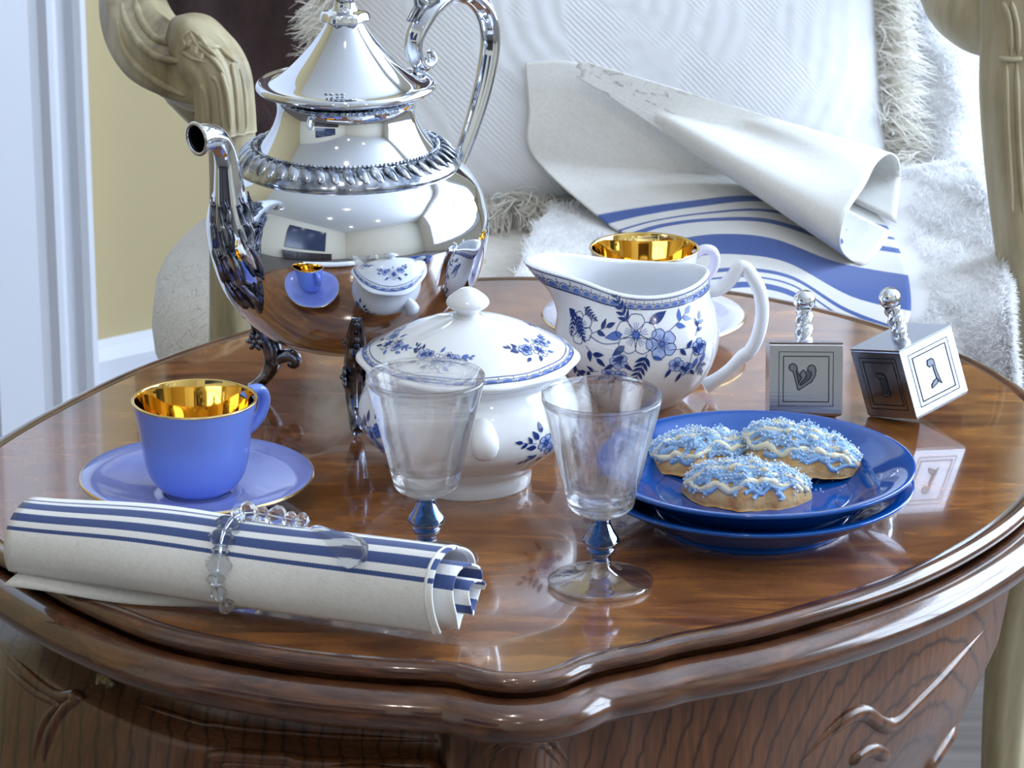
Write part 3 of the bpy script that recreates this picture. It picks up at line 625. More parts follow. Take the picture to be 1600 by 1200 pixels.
# ------------------------------------------------------------------ the sugar bowl
SB = onz(732, 750); sug = thing('sugar_bowl', 'lidded white china sugar bowl with blue flower print', 'sugar bowl', SB)
sbp = cat([(0, .002, 0), (.0275, .0015, 0), (.0282, 0, 0), (.0300, 0, 0), (.0306, .0030, 0), (.0315, .0090, 0), (.0400, .0165, 0), (.0500, .0260, 0), (.0530, .0355, 0), (.0510, .0450, 0), (.0468, .0520, 0), (.0455, .0555, 0), (.0480, .0590, 0), (.0470, .0600, 0), (.0430, .0580, 0)], 6)
MB().add(*lathe(sbp[:, :2], 96)).build('bowl', M['china'], sug)
sc_ = lambda t, r, z: r*(1+.014*math.cos(10*t)*max(0, (r-.036)/.016)) if r > .036 else r
slp = cat([(.0440, .0588, 0), (.0500, .0602, 0), (.0528, .0618, 0), (.0530, .0634, 0), (.0510, .0646, 0), (.0450, .0680, 0), (.0350, .0738, 0), (.0230, .0790, 0), (.0120, .0820, 0), (.0075, .0830, 0)], 6)
slid = MB().add(*lathe(slp[:, :2], 120, sc_)).build('lid', M['china'], sug)
MB().add(*lathe(cat([(.0080, .0826, 0), (.0055, .0840, 0), (.0058, .0858, 0), (.0098, .0888, 0), (.0103, .0908, 0), (.0085, .0932, 0), (.0045, .0962, 0), (.0015, .0975, 0), (0, .0976, 0)], 5)[:, :2], 40)).build('knob', M['china'], slid)
for az in (math.radians(-82), math.radians(98)):
    d = np.array([math.cos(az), math.sin(az), 0]); Z_ = np.array([0, 0, 1.])
    MB().add(*curve_sweep([(*(d*a+Z_*b), r) for a, b, r in [(.0480, .0445, .0040), (.0560, .0440, .0046), (.0615, .0415, .0052), (.0625, .0385, .0054), (.0600, .0355, .0050), (.0550, .0340, .0044), (.0490, .0335, .0040)]], 6, seg=14, flat=(1, 1.2))).build('handle', M['china'], sug)
S_, dl = prof_surface(slp[:, :2], 0, sc_)
tl = lambda r: float(np.interp(-r, -slp[25:, 0], dl[25:]))         # profile length at a given lid radius
p = Print(lambda s, t, l: S_(s, t, l, .045))
border(p, 0, 2*PI*.045, lambda s: tl(.0470)+.0005*math.cos(10*s/.045), tl(.0470)-tl(.0520), 40); p.build(slid)
for a in (-28, -112, 192, 120, 45):
    s0 = math.radians(a)*.045; t0 = tl(.0385)
    p.flower(s0, t0, .0055, .4, 9, 'white', .00025); p.flower(s0-.010, t0+.003, .0042, .2, 5, 'pale', .00025); p.flower(s0-.006, t0+.004, .0028, .9, 5, 'pale', .00025); p.flower(s0+.010, t0+.002, .0040, .9, 5, 'pale', .00025); p.flower(s0+.006, t0+.0045, .0026, .1, 5, 'white', .00025)
    for dx, dy, an in ((-.015, .003, 2.8), (-.013, .006, 2.2), (.014, -.001, .2), (.014, .003, .7), (-.004, -.003, -2.4), (.005, -.003, -.6), (-.011, -.002, -2.7), (0, .006, 1.2)): p.leaf(s0+dx, t0+dy, .0045, .0022, an, 'dark' if dx < 0 else 'mid')
    p.sprig(s0-.013, t0+.003, .008, 2.6, 4, .0035); p.sprig(s0+.013, t0+.002, .007, .3, 4, .003, 'mid'); p.build(slid)
S2, d2 = prof_surface(sbp[:, :2], 0); p = Print(lambda s, t, l: S2(s, t, l, .052)); tb = float(np.interp(.034, sbp[20:52, 1], d2[20:52]))
for a in (-45, -150, 40, 150):
    s0 = math.radians(a)*.052; t0 = tb-.002
    p.flower(s0, t0, .005, .3, 6, 'pale', .0003); p.flower(s0+.005, t0-.005, .004, .8, 5, 'pale', .0003); p.flower(s0+.006, t0+.004, .004, .8, 5, 'mid', .0003)
    for dx, dy, an in ((-.005, .003, 2.2), (-.003, .006, 1.8), (-.006, -.001, 3.0), (-.004, -.006, -2.5), (.001, -.009, -1.6), (.009, -.002, 0), (.003, .009, 1.3)): p.leaf(s0+dx, t0+dy, .006, .0032, an, 'dark', True)
    p.sprig(s0-.006, t0+.001, .008, 2.9, 3, .0045); p.sprig(s0-.004, t0-.005, .008, -2.6, 3, .004); p.build(sug)

# ------------------------------------------------------------------ the cream jug
CJ = onz(994, 624); jug = thing('cream_jug', 'white china cream jug with blue flower bouquet and angular handle', 'jug', CJ)
jz = np.array([0, .0006, .004, .012, .024, .036, .047, .055, .060, .0640]); jr = np.array([.0215, .0225, .0265, .0345, .0405, .0425, .0405, .0370, .0352, .0350])
JT = cat([(r, z, 0) for r, z in zip(jr, jz)], 6)[:, :2]; jd = np.linspace(0, 1, len(JT))
def jugp(th, t, lift=0.0):
    r, z = np.interp(t, jd, JT[:, 0]), np.interp(t, jd, JT[:, 1]); dth = (th+PI) % (2*PI)-PI   # 0 at the spout (left)
    k = sm(.62, 1.0, t); lip = math.exp(-(dth/.50)**2); lip2 = math.exp(-(dth/.95)**2)
    back = math.exp(-((abs(dth)-PI)/.8)**2)
    r2 = r+k*(.0225*lip+.0010*lip2-.002*(abs(math.sin(dth))))+k*.002*back
    z2 = z+k*(.0110*lip2+.0050*back)
    p_ = np.array([-math.cos(dth)*r2, -math.sin(dth)*r2, z2]); return p_
def jugs(th, t, lift):
    e = 1e-3; a = jugp(th+e, t)-jugp(th-e, t); b = jugp(th, min(t+e, 1))-jugp(th, t-e); nn = np.cross(a, b); nn /= np.linalg.norm(nn)+1e-12
    return jugp(th, t)+nn*lift
NT_, NP_ = 96, 40; tt = np.linspace(0, 1, NP_)
sgn = 1 if (jugs(1.5, .5, .001)-jugp(1.5, .5)) @ np.array([-math.cos(1.5), -math.sin(1.5), 0]) > 0 else -1
V = [jugp(2*PI*i/NT_, t) for i in range(NT_) for t in tt]
m = MB().add(V, grid_faces(NT_, NP_, wu=True))
rim = [jugp(2*PI*i/NT_, 1.0)+np.array([0, 0, .0008]) for i in range(NT_)]
inn = np.linspace(1, .06, 26); V = []
for i in range(NT_):
    th = 2*PI*i/NT_; V.append(jugp(th, 1.0)); q = jugs(th, 1.0, -.0012*sgn); q[2] += .0011; V.append(q)
    for t in inn: q = jugs(th, t, -.0026*sgn); V.append(q)
m.add(V, grid_faces(NT_, len(inn)+2, wu=True))
m.add([jugs(2*PI*i/NT_, .06, -.0026*sgn) for i in range(NT_)], [tuple(range(NT_))]); m.add([jugp(2*PI*i/NT_, 0) for i in range(NT_)], [tuple(range(NT_))])
m.build('jug_body', M['china'], jug)
hq = [(1104, 452, 13), (1125, 450, 12), (1142, 436, 11), (1154, 419, 11), (1163, 417, 10), (1174, 430, 11), (1187, 455, 11), (1191, 490, 11), (1184, 525, 11), (1172, 548, 11), (1160, 557, 11), (1140, 577, 10), (1118, 594, 11), (1100, 604, 13)]
AZJ = math.radians(2)
MB().add(*curve_sweep([(*(onplane(u, v, CJ, AZJ)-CJ), r/3010) for u, v, r in hq], 6, seg=14, flat=(1, 1))).build('handle', M['china'], jug)
zt = lambda z: float(np.interp(z, JT[:, 1], jd))
p = Print(lambda s, t, l: jugs(s/.041, min(max(zt_i(t), .02), .999), l*sgn)); 
arcl = np.concatenate([[0], np.cumsum(np.linalg.norm(np.diff(JT, axis=0), axis=1))])
zt_i = lambda t: float(np.interp(t, arcl, jd)); ta = lambda z: float(np.interp(z, JT[:, 1], arcl))
s90 = math.radians(90)*.041
bouquet(p, s90-.002, ta(.0475), 1.38); p.build(jug); bouquet(p, s90*3, ta(.0375), 1.0); p.build(jug); p.fern(s90-.038, ta(.052), .012, -.9, 6, .0045); p.fern(s90-.040, ta(.0535), .010, -1.5, 5, .004); p.fern(s90-.034, ta(.0555), .009, -.4, 5, .0035); p.build(jug)
p.sprig(s90-.037, ta(.030), .010, -1.3, 4, .006); p.sprig(s90-.036, ta(.022), .008, -1.2, 3, .006); p.build(jug); p.flower(s90+.033, ta(.038), .005, .2, 5, 'pale'); p.sprig(s90+.033, ta(.033), .010, -1.1, 4, .005); p.sprig(s90+.031, ta(.044), .009, .9, 4, .005)
p.build(jug); border(p, 0, 2*PI*.041, ta(.0632), .0046, 46)
p.build(jug)

# ------------------------------------------------------------------ goblets
def goblet(base, label):
    o = thing('goblet', label, 'glass', base, 'pair of blue-stemmed goblets')
    outer = cat([(.0040, .0318, 0), (.0075, .0330, 0), (.0130, .0362, 0), (.0150, .0392, 0), (.0160, .0440, 0), (.0213, .0660, 0), (.0268, .0880, 0)], 6)
    inner = cat([(.0268, .0880, 0), (.0265, .0886, 0), (.0262, .0883, 0), (.02065, .0660, 0), (.0154, .0478, 0), (.0130, .0460, 0), (.0060, .0452, 0), (0, .0450, 0)], 6)
    MB().add(*lathe(np.vstack([[(0, .0317)], outer[:, :2], inner[1:, :2]]), 72)).build('bowl', M['glass'], o)
    st = cat([(.0042, .0315, 0), (.0044, .0295, 0), (.0062, .0255, 0), (.0083, .0220, 0), (.0080, .0200, 0), (.0055, .0182, 0), (.0064, .0172, 0), (.0060, .0156, 0), (.0046, .0140, 0), (.0045, .0122, 0)], 5)
    MB().add(*lathe(np.vstack([[(0, .0315)], st[:, :2], [(0, .0122)]]), 48)).build('stem', M['blueglass'], o)
    ft = cat([(.0045, .0120, 0), (.0050, .0095, 0), (.0075, .0068, 0), (.0120, .0048, 0), (.0200, .0034, 0), (.0232, .0026, 0), (.0236, .0016, 0), (.0230, .0004, 0), (.0215, 0, 0)], 5)
    MB().add(*lathe(np.vstack([[(0, .0120)], ft[:, :2], [(.010, .0012), (0, .0018)]]), 72)).build('foot', M['glass'], o)
goblet(onz(938, 913), 'blue-stemmed glass goblet in front of the cookie plate, foot in full view')
goblet(onz(667, 880), 'blue-stemmed glass goblet in front of the sugar bowl, behind the rolled napkin')

# ------------------------------------------------------------------ plates and cookies
def plate(base, label):
    pr = cat([(0, .0030, 0), (.030, .0030, 0), (.0400, .0026, 0), (.0412, 0, 0), (.0440, 0, 0), (.0455, .0028, 0), (.0560, .0080, 0), (.0690, .0165, 0), (.0740, .0192, 0), (.0748, .0203, 0), (.0738, .0212, 0), (.0680, .0196, 0), (.0580, .0140, 0), (.0500, .0082, 0), (.0462, .0066, 0), (.0450, .0070, 0), (.0440, .0064, 0), (.0300, .0060, 0), (0, .0060, 0)], 5)
    return tag(MB().add(*lathe(pr[:, :2], 110)).build('plate', M['cobalt'], None), label, 'plate', 'stacked cobalt plates')
PB = onz(1180, 722, .029); PB[2] = ZT
pl1 = plate(PB, 'lower cobalt blue plate of the stack, on the table'); pl1.location = PB+np.array([-.0005, -.0015, 0])
pl2 = plate(PB, 'upper cobalt blue plate of the stack, holding the cookies'); pl2.location = PB+np.array([0, 0, .0085])
ZP = ZT+.0085+.0060
def cookie(c, L, W, H, rz, tilt, seed, label, lift=0.0):
    r_ = np.random.default_rng(seed); c = np.array(c); Rm = rotm(tilt[0], tilt[1], rz); ph = r_.random(8)*6
    def half(x):                                              # half width of the crescent-like outline at x in -1..1
        e = max(0.0, 1-abs(x)**2.3)**.75
        return e*(.97+.07*math.sin(x*9+ph[0])+.03*math.sin(x*23+ph[1]))
    def hgt(x, y):
        b = max(1e-4, half(x)); q = min(1.0, abs(y)/b); z = (max(0, 1-abs(x)**2.6)**.45)*(1-q**2.4)**.55
        rib = .10*math.sin(x*15+y*5+ph[2])*(.35+.65*q)+.05*math.sin(x*37+ph[4])*math.sin(y*19)
        return H*z*(1+rib)+H*.10*(1-abs(x))
    def P3(x, y, up=0.0): return Rm @ np.array([x*L/2+.0018*(1-y*y), y*W/2-.0035*(1-x*x)*0+.004*x*x, hgt(x, y)+up])+c+np.array([0, 0, lift])
    o = thing('cookie', label, 'cookie', c, 'iced cookies on the blue plate')
    NX, NY = 44, 26; xs = np.sin(np.linspace(-PI/2, PI/2, NX))*.998; ys = np.sin(np.linspace(-PI/2, PI/2, NY))
    V = [P3(x, y*half(x)) for x in xs for y in ys]; m = MB().add(V, grid_faces(NX, NY))
    Vb = [Rm @ np.array([x*L/2*.97+.0018*(1-(y*half(x))**2), y*half(x)*W/2*.94+.004*x*x, 0.0])+c+np.array([0, 0, lift]) for x in xs for y in ys]; m.add(Vb, [q[::-1] for q in grid_faces(NX, NY)])
    A_, B2 = NX*NY, []
    for i_ in range(NX-1):
        for e in (0, NY-1): B2.append((i_*NY+e, (i_+1)*NY+e, A_+(i_+1)*NY+e, A_+i_*NY+e))
    m.f += B2; m.m += [0]*len(B2); m.build('biscuit', M['cookie'], o, c)
    allp = []
    def strand(mb, fn, rad, k=26):
        pts = []
        for q in np.linspace(-1, 1, k):
            x, y = fn(q)
            if abs(x) < .985 and abs(y) < half(x)*.93: pp = P3(x, y, .0002); pts.append((*pp, rad*r_.uniform(.75, 1.25))); allp.append(pp)
            else:
                if len(pts) > 3: mb.add(*curve_sweep(pts, 2, seg=6))
                pts = []
        if len(pts) > 3: mb.add(*curve_sweep(pts, 2, seg=6))
    m = MB()
    for k in range(4):
        y0 = (k-1.5)/2.0; strand(m, lambda q: (q, y0*.95*half(q)+.10*math.sin(q*4+k*2.1)+.05*math.sin(q*11+k)), .0017)
    m.build('cream_drizzle', M['cream'], o, c)
    allp.clear(); m = MB()
    for k in range(17):
        y0 = (k-8)/8.6; sl = r_.uniform(.05, .4); strand(m, lambda q: (q, y0*half(q)*.97+sl*q*.6+.07*math.sin(q*6+k*1.3)+.04*math.sin(q*17+k*3)), .0013)
    for k in range(8):
        x0 = (k-3.5)/4; strand(m, lambda q: (x0+.22*q+.05*math.sin(q*6+k), q), .0012, 16)
    m.build('icing_drizzle', M['icing'], o, c)
    m = MB()
    for k in range(2200):
        pp = allp[r_.integers(len(allp))]+r_.normal(size=3)*.0009; q = r_.uniform(.00035, .0009)
        pp[2] = max(pp[2], c[2]+.0004); m.add(*boxv(pp+[0, 0, .0008], (q, q, q), rotm(*r_.random(3)*6)))
    m.build('sugar_crystals', M['sugar'], o, c, smooth=False)['kind'] = 'stuff'
def onp(u, v): 
    q = onz(u, v, ZP-ZT); return q
cookie(onp(1092, 730), .054, .042, .0150, .10, (-.06, 0), 1, 'blue-iced cookie at the left back of the plate')
cookie(onp(1160, 779), .061, .036, .0150, -.12, (.06, .02), 2, 'blue-iced cookie nearest the front rim of the plate')
cookie(onp(1241, 738), .060, .038, .0140, -.30, (.10, .14), 3, 'blue-iced cookie leaning on the other two at right', .0060)
m = MB()
for k in range(46):
    q = onp(*(rng.normal((1255, 768), (40, 12)))); s = rng.uniform(.0003, .0006); q[2] = ZP+s/2; m.add(*boxv(q, (s, s, s), rotm(0, 0, rng.random()*3)))
o = m.build('sugar_crumbs', M['sugar'], None, None, smooth=False); o['kind'] = 'stuff'; tag(o, 'loose sugar crumbs scattered on the blue plate', 'crumbs')

# ------------------------------------------------------------------ dreidels
def strokes2d(mb, P, w, F, closed=False, lift=.00025):
    P = np.asarray(P, float)
    if closed: P = np.vstack([P, P[:1]])
    for a, b in zip(P[:-1], P[1:]):
        d = (b-a)/np.linalg.norm(b-a); n_ = np.array([-d[1], d[0]])*w/2; a2, b2 = a-d*w*.5, b+d*w*.5
        mb.add([F(*(a2+n_), lift), F(*(b2+n_), lift), F(*(b2-n_), lift), F(*(a2-n_), lift)], [(0, 1, 2, 3)])
SHIN = [(-.19, .21), (-.225, .19), (-.235, .15), (-.215, .115), (-.185, .105), (-.165, .06), (-.11, -.145), (-.095, -.150), (.08, -.035), (.125, .05), (.135, .12), (.12, .17), (.085, .195), (.045, .185), (.02, .15), (.03, .115), (.065, .095), (.075, .06), (.055, .005), (-.07, -.085), (-.085, -.07), (-.01, .02), (.005, .05), (-.005, .09), (-.035, .125), (-.065, .10), (-.085, .06), (-.075, .035), (-.06, .02), (-.10, -.055), (-.125, .06), (-.135, .10), (-.12, .14), (-.13, .18), (-.16, .205)]
NUN = [(-.09, .15), (-.04, .155), (.05, .14), (.09, .09), (.095, -.13), (.07, -.175), (-.05, -.185), (-.08, -.165), (-.06, -.14), (.045, -.135), (.06, -.10), (.055, .06), (.035, .085), (-.06, .08), (-.09, .10)]
GIM = [(-.065, .19), (.015, .195), (.045, .16), (.045, .02), (.085, -.19), (.055, -.16), (.03, -.11), (.02, -.16), (-.10, -.195), (-.095, -.155), (-.04, -.11), (.02, -.10), (.005, .02), (.010, .10), (-.055, .09), (-.085, .13)]
def dreidel(base, E_, R, letters, label, mk_):
    o = thing('dreidel', label, 'dreidel', base, 'pewter dreidels'); h = E_/2; tip = .0048
    zs = [(-h, .96), (-h+.0012, 1), (h-.0016, 1), (h-.0010, .985), (h-.0004, 1.012), (h, 1.005)]
    V = []; 
    for z, s in zs:
        for x, y in ((-1, -1), (1, -1), (1, 1), (-1, 1)): V.append((x*h*s, y*h*s, z))
    k = len(zs); V.append((0, 0, -h-tip)); fcs = grid_faces(k, 4, wv=True)+[(4*k-4, 4*k-3, 4*k-2, 4*k-1)]+[(i, (i+1) % 4, 4*k)[::-1] for i in range(4)]
    allv = np.array(V) @ R.T; dz = -allv[:, 2].min(); TR = lambda p: np.asarray(p, float) @ R.T+np.array([0, 0, dz])
    body = MB().add(TR(V), fcs).build('body', M['pewter'], o, smooth=False); bevel(body, .0005, 2)
    # twisted stem and ball finial
    zz = np.linspace(h-.001, h+.0165, 26); m = MB(); V = []; ns = 20
    for i, z in enumerate(zz):
        for j in range(ns):
            t = 2*PI*j/ns; r = .0040*(1+.16*math.cos(3*(t-z*330)))*(1.0 if z < h+.014 else 1.0); V.append((r*math.cos(t), r*math.sin(t), z))
    m.add(TR(V), grid_faces(len(zz), ns, wv=True)); stem = m.build('stem', M['silver'], o)
    MB().add(TR(ellip((0, 0, h+.0208), (.0057, .0057, .0057), None, 20, 14)[0]), ellip((0, 0, 0), (1, 1, 1), None, 20, 14)[1]).build('ball_finial', M['silver'], stem)
    FACES = {'front': ((1, 0, 0), (0, -1, 0)), 'left': ((0, -1, 0), (-1, 0, 0)), 'right': ((0, 1, 0), (1, 0, 0))}
    for fc, let in letters.items():
        e, nn = map(np.array, FACES[fc]); F = lambda a, b, l: TR(e*a*E_+np.array([0, 0, 1])*b*E_+nn*(h+l))
        m = MB()
        for q in (.37, .31): strokes2d(m, [(-q, -q), (q, -q), (q, q), (-q, q)], .009 if q > .35 else .013, F, True)
        m.build('engraved_frame', M['engraved'], o, smooth=False)
        me = MB(); L2 = {'shin': SHIN, 'nun': NUN, 'gimel': GIM}[let]
        bm = bmesh.new(); fcv = [bm.verts.new(F(a, b, .0002)) for a, b in L2]; bm.faces.new(fcv); bmesh.ops.triangulate(bm, faces=bm.faces[:])
        bm.verts.index_update(); me.add([v.co[:] for v in bm.verts], [tuple(v.index for v in q.verts) for q in bm.faces], 0); bm.free()
        strokes2d(me, L2, .014, lambda a, b, l: F(a, b, l), True, .00028); me.m = [0 if i < len(L2)-2 else 1 for i in range(len(me.f))]
        me.build('engraved_letter', [M['engraved_fill'], M['engraved']], o, smooth=False)
D1 = onz(1254, 656); D2 = onz(1418, 652)
dreidel(D1, .0368, rotm(-.28, 0, -.02), {'front': 'shin'}, 'pewter dreidel facing forward with the letter shin', 'shin')
dreidel(D2, .0372, rotm(-.07, 0, 0) @ rotm(0, -.28, 0) @ rotm(0, 0, math.radians(37)), {'left': 'nun', 'front': 'gimel'}, 'pewter dreidel tilted on its edge showing two engraved letters', 'gimel')

# ------------------------------------------------------------------ rolled napkin and its crystal ring
nap = thing('rolled_napkin', 'rolled linen napkin with navy woven stripes lying at the table front', 'napkin', onz(380, 905)); NB = np.array(nap.location)
NL = onz(42, 836, .0185); NR = onz(712, 922, .0225); ax = (NR-NL); LN = np.linalg.norm(ax); ax /= LN
sd = np.cross([0, 0, 1], ax); sd /= np.linalg.norm(sd); upv = np.cross(ax, sd)         # sd points away from the camera
def rollp(u, s):
    """u along the axis 0..1, s along the sheet 0 (outer edge) .. 1 (core)"""
    R0 = .0188+(.0232-.0188)*sm(0, 1, u)+.0022*math.exp(-((u-.30)/.24)**2)
    turns = 2.6; a = PI+.62-2*PI*turns*s; rho = R0*(1-.80*s)
    wob = 1+.05*math.sin(2*a+u*3)+.03*math.sin(3*a-u*5)
    x = rho*wob*1.10*math.cos(a); z = rho*wob*.94*math.sin(a); zz = max(z, -R0*.97)
    u2 = u+.030*sm(.28, .42, s)+.022*sm(.55, .9, s)+.006*math.sin(a*2) if u > .5 else u-.01*s
    c = NL+ax*LN*(u+(u2-u)*sm(.8, 1, u)); c = np.array([c[0], c[1], ZT+R0*.94+.0006])
    return c+sd*x+upv*zz
NU_, NS_ = 46, 170; V = []; U = []
for i in range(NU_):
    for j in range(NS_):
        u, s = i/(NU_-1), j/(NS_-1); V.append(rollp(u, s)); U.append((u*LN/.22, s))
m = MB().add(V, grid_faces(NU_, NS_), 0, U)
roll = m.build('linen_roll', M['napkin'], nap, NB, uv=True); solid(roll, .0011)
# loose corner lying in front at the left
V = []; U = []
tipw = onz(8, 915); P0 = onz(120, 868); 
for i in range(24):
    q = i/23; a_ = onz(75+q*330, 885+q*62, .008); b_ = onz(5+q*375, 915+q*36+8*math.sin(q*3.1), .0012)
    for j in range(8):
        t = j/7; c = a_*(1-t)+b_*t; c = c+np.array([0, 0, .003*math.sin(t*PI)*(1-q)+.0006*math.sin(q*9)]); V.append(c); U.append((q, .02*t))
flap = MB().add(V, grid_faces(24, 8), 0, U).build('loose_corner', M['towel_plain'], nap, NB, uv=True); solid(flap, .0010)
# hem lines near the right end
for uu in (.985,):
    pts = [rollp(uu, s)+0 for s in np.linspace(.0, .36, 60)]; v, f = sweep(pts, .0010, 6); MB().add(v, f).build('hem', M['towel_plain'], nap, NB)
RT_ = bvh(roll)
ringo = thing('napkin_ring', 'string of faceted crystal beads with a pear drop around the rolled napkin', 'napkin ring', onz(350, 945)); RB = np.array(ringo.location)
def bead(c, d, r, L, name='crystal_bead', k=8):
    m = MB(); pr = [(.12*r, -L), (.62*r, -.72*L), (r, -.12*L), (r, .12*L), (.62*r, .72*L), (.12*r, L)]
    v, f = lathe(pr, k); v = v*np.array([1, .72, 1]); B_ = basis(d, (.1, -.7, .7)); Rr = np.stack([B_[:, 1], B_[:, 2], B_[:, 0]], 1); n_ = len(pr)
    f += [tuple(i*n_ for i in range(k))[::-1], tuple(i*n_+n_-1 for i in range(k))]
    MB().add(v @ Rr.T+c, f).build(name, M['crystal'], ringo, RB, smooth=False)
bp_ = [(358, 938), (346, 922), (342, 903), (346, 884), (348, 866), (350, 848), (358, 830), (372, 816), (388, 803), (407, 797), (430, 797), (452, 803), (471, 813)]
W3 = []
for u, v in bp_:
    p = None; dv_ = 0
    while p is None and dv_ < 60: p, nn = hit(RT_, u, v+dv_); dv_ += 2
    if p is None:
        p = onz(u, v, .003); p[2] = max(p[2], ZT+.003); nn = np.array([0, -.7, .7])
    if nn @ ray(u, v) > 0: nn = -nn
    W3.append(p+nn*.0032)
W3 = np.array(W3); W3[:, 2] = np.maximum(W3[:, 2], ZT+.0036)
for i in range(len(W3)):
    d = W3[min(i+1, len(W3)-1)]-W3[max(i-1, 0)]; big = i in (3, 5, 6, 8, 10); bead(W3[i], d, .0060 if big else .0042, .0050 if big else .0034)
MB().add(*sweep(cat(W3, 4), .0004, 6)).build('wire', M['silver'], ringo, RB)
def hit_down(u, v):
    for q in range(0, 70, 2):
        p, nn = hit(RT_, u, v+q)
        if p is not None: return p, nn
    return None, None
p0, n0 = hit_down(490, 822); p1, n1 = hit_down(574, 882)
if p0 is not None and p1 is not None:
    n1 = n1 if n1 @ ray(574, 878) < 0 else -n1; a_, b_ = p0+n1*.003, p1+n1*.0042; d = b_-a_; L = np.linalg.norm(d); B_ = basis(d, n1)
    v, f = lathe([(.0004, 0), (.0024, .06*L), (.0052, .40*L), (.0078, .72*L), (.0066, .9*L), (.0024, 1.0*L)], 8); v = v*np.array([1, .42, 1])
    f += [tuple(i*6 for i in range(8))[::-1], tuple(i*6+5 for i in range(8))]
    MB().add(v @ np.stack([B_[:, 1], B_[:, 2], B_[:, 0]], 1).T+a_, f).build('pear_drop', M['crystal'], ringo, RB, smooth=False)

# ------------------------------------------------------------------ the armchair
CHB = np.array([.06, .55, 0]); chair = thing('armchair', 'carved cream painted armchair with brown back and damask seat', 'armchair', CHB)
# seat: a soft superellipsoid bulging past the arm posts
V = []; nu, nv = 64, 20
for i in range(nu):
    a = 2*PI*i/nu
    for j in range(nv+1):
        b = -PI/2+PI*j/nv; e = lambda x, p: math.copysign(abs(x)**p, x)
        rx, ry = .305, .245
        x = rx*e(math.cos(a), .62)*e(math.cos(b), .5); y = ry*e(math.sin(a), .62)*e(math.cos(b), .5); z = .075*e(math.sin(b), .75)
        x *= 1-.18*sm(.05, -.24, y)                            # narrower at the front posts
        V.append((.055+x, .535+y, .425+z))
MB().add(V, grid_faces(nu, nv+1, wu=True)).build('seat_cushion', M['damask'], chair, CHB)
def rail(px, name='rail', seg=20, mod=None, flat=(1, 1), n=8, mt='paint'):
    Q = cat([(*ony(u, v, y), r) for u, v, y, r in px], n); return MB().add(*sweep(Q[:, :3], Q[:, 3], seg, mod=mod, flat=flat)).build(name, M[mt], chair, CHB)
flute = lambda s, t: 1+.10*math.cos(6*t)+.03*math.cos(12*t+1)
# left arm and post
rail([(345, 128, .385, .020), (300, 112, .40, .023), (250, 85, .43, .023), (214, 35, .47, .021), (203, -30, .52, .019), (225, -95, .60, .017), (275, -130, .70, .016), (330, -135, .78, .015)], 'arm', 24, flute)
head = [(276, 44, .40, .010), (298, 58, .393, .0165), (324, 88, .38, .0178), (345, 118, .37, .0170), (352, 155, .366, .0165), (354, 205, .365, .0170)]
Qh = cat([(*ony(u, v, y), r) for u, v, y, r in head], 8); hd = MB().add(*sweep(Qh[:, :3], Qh[:, 3], 28, mod=lambda s, t: 1/(abs(math.cos(t))**4+abs(math.sin(t))**4)**.25*.92+.10*math.cos(11*t)*sm(.3, .5, s), flat=(1, 1))).build('arm_scroll', M['paint'], chair, CHB)
rail([(362, 196, .367, .0140), (363, 300, .365, .0135), (364, 420, .36, .0140), (364, 560, .36, .0150), (360, 700, .365, .020), (358, 900, .36, .017), (362, 1200, .36, .013), (362, 1500, .36, .012), (362, 1690, .355, .013), (362, 1718, .352, .0115)], 'front_leg', 20, lambda s, t: 1+.06*math.cos(4*t))
def chisel(objs, lines, rad, name, parent=None):
    trees = [bvh_at(o) for o in objs]; m = MB()
    for px in lines:
        pts = []
        for u, v, _ in cat([(a, b, 0) for a, b in px], 6):
            best = None
            for t in trees:
                p, nn = hit(t, u, v)
                if p is not None and (best is None or np.linalg.norm(p-CAM) < np.linalg.norm(best[0]-CAM)): best = (p, nn)
            if best is not None: pts.append(best[0])
        if len(pts) > 4: k = len(pts); m.add(*sweep(pts, rad*np.minimum(1, .3+4*np.minimum(np.linspace(0, 1, k), np.linspace(1, 0, k))), 8))
    if m.n: m.build(name, M['paint'], parent or chair, CHB)
def bvh_at(o): return BVHTree.FromPolygons([tuple(np.array(v.co)+CHB) for v in o.data.vertices], [tuple(q.vertices) for q in o.data.polygons])
arm_l = [o for o in chair.children if o.name.startswith('arm')][0]
chisel([hd, arm_l], [[(314, 132), (322, 150), (328, 204)], [(330, 118), (343, 138), (349, 204)], [(345, 112), (355, 150), (360, 205)], [(362, 100), (369, 150), (372, 205)], [(374, 108), (382, 150), (384, 204)]], .0019, 'carved_reed', hd)
chisel([hd, arm_l], [[(297, 50), (310, 72), (335, 95), (352, 120)], [(296, 48), (286, 60), (290, 72), (286, 80), (300, 90), (322, 98)], [(300, 48), (314, 60), (324, 73), (340, 74), (352, 84), (370, 98)], [(300, 62), (294, 74)], [(308, 72), (306, 86)], [(308, 66), (322, 74), (338, 88)], [(318, 82), (314, 95)]], .0016, 'carved_leaf', hd)
chisel([arm_l], [[(190, 5), (200, 40), (225, 75), (255, 92), (290, 97)], [(212, 0), (220, 30), (240, 58), (268, 72)], [(183, 30), (194, 75), (220, 108), (255, 133), (288, 150)]], .0026, 'carved_reed', arm_l)
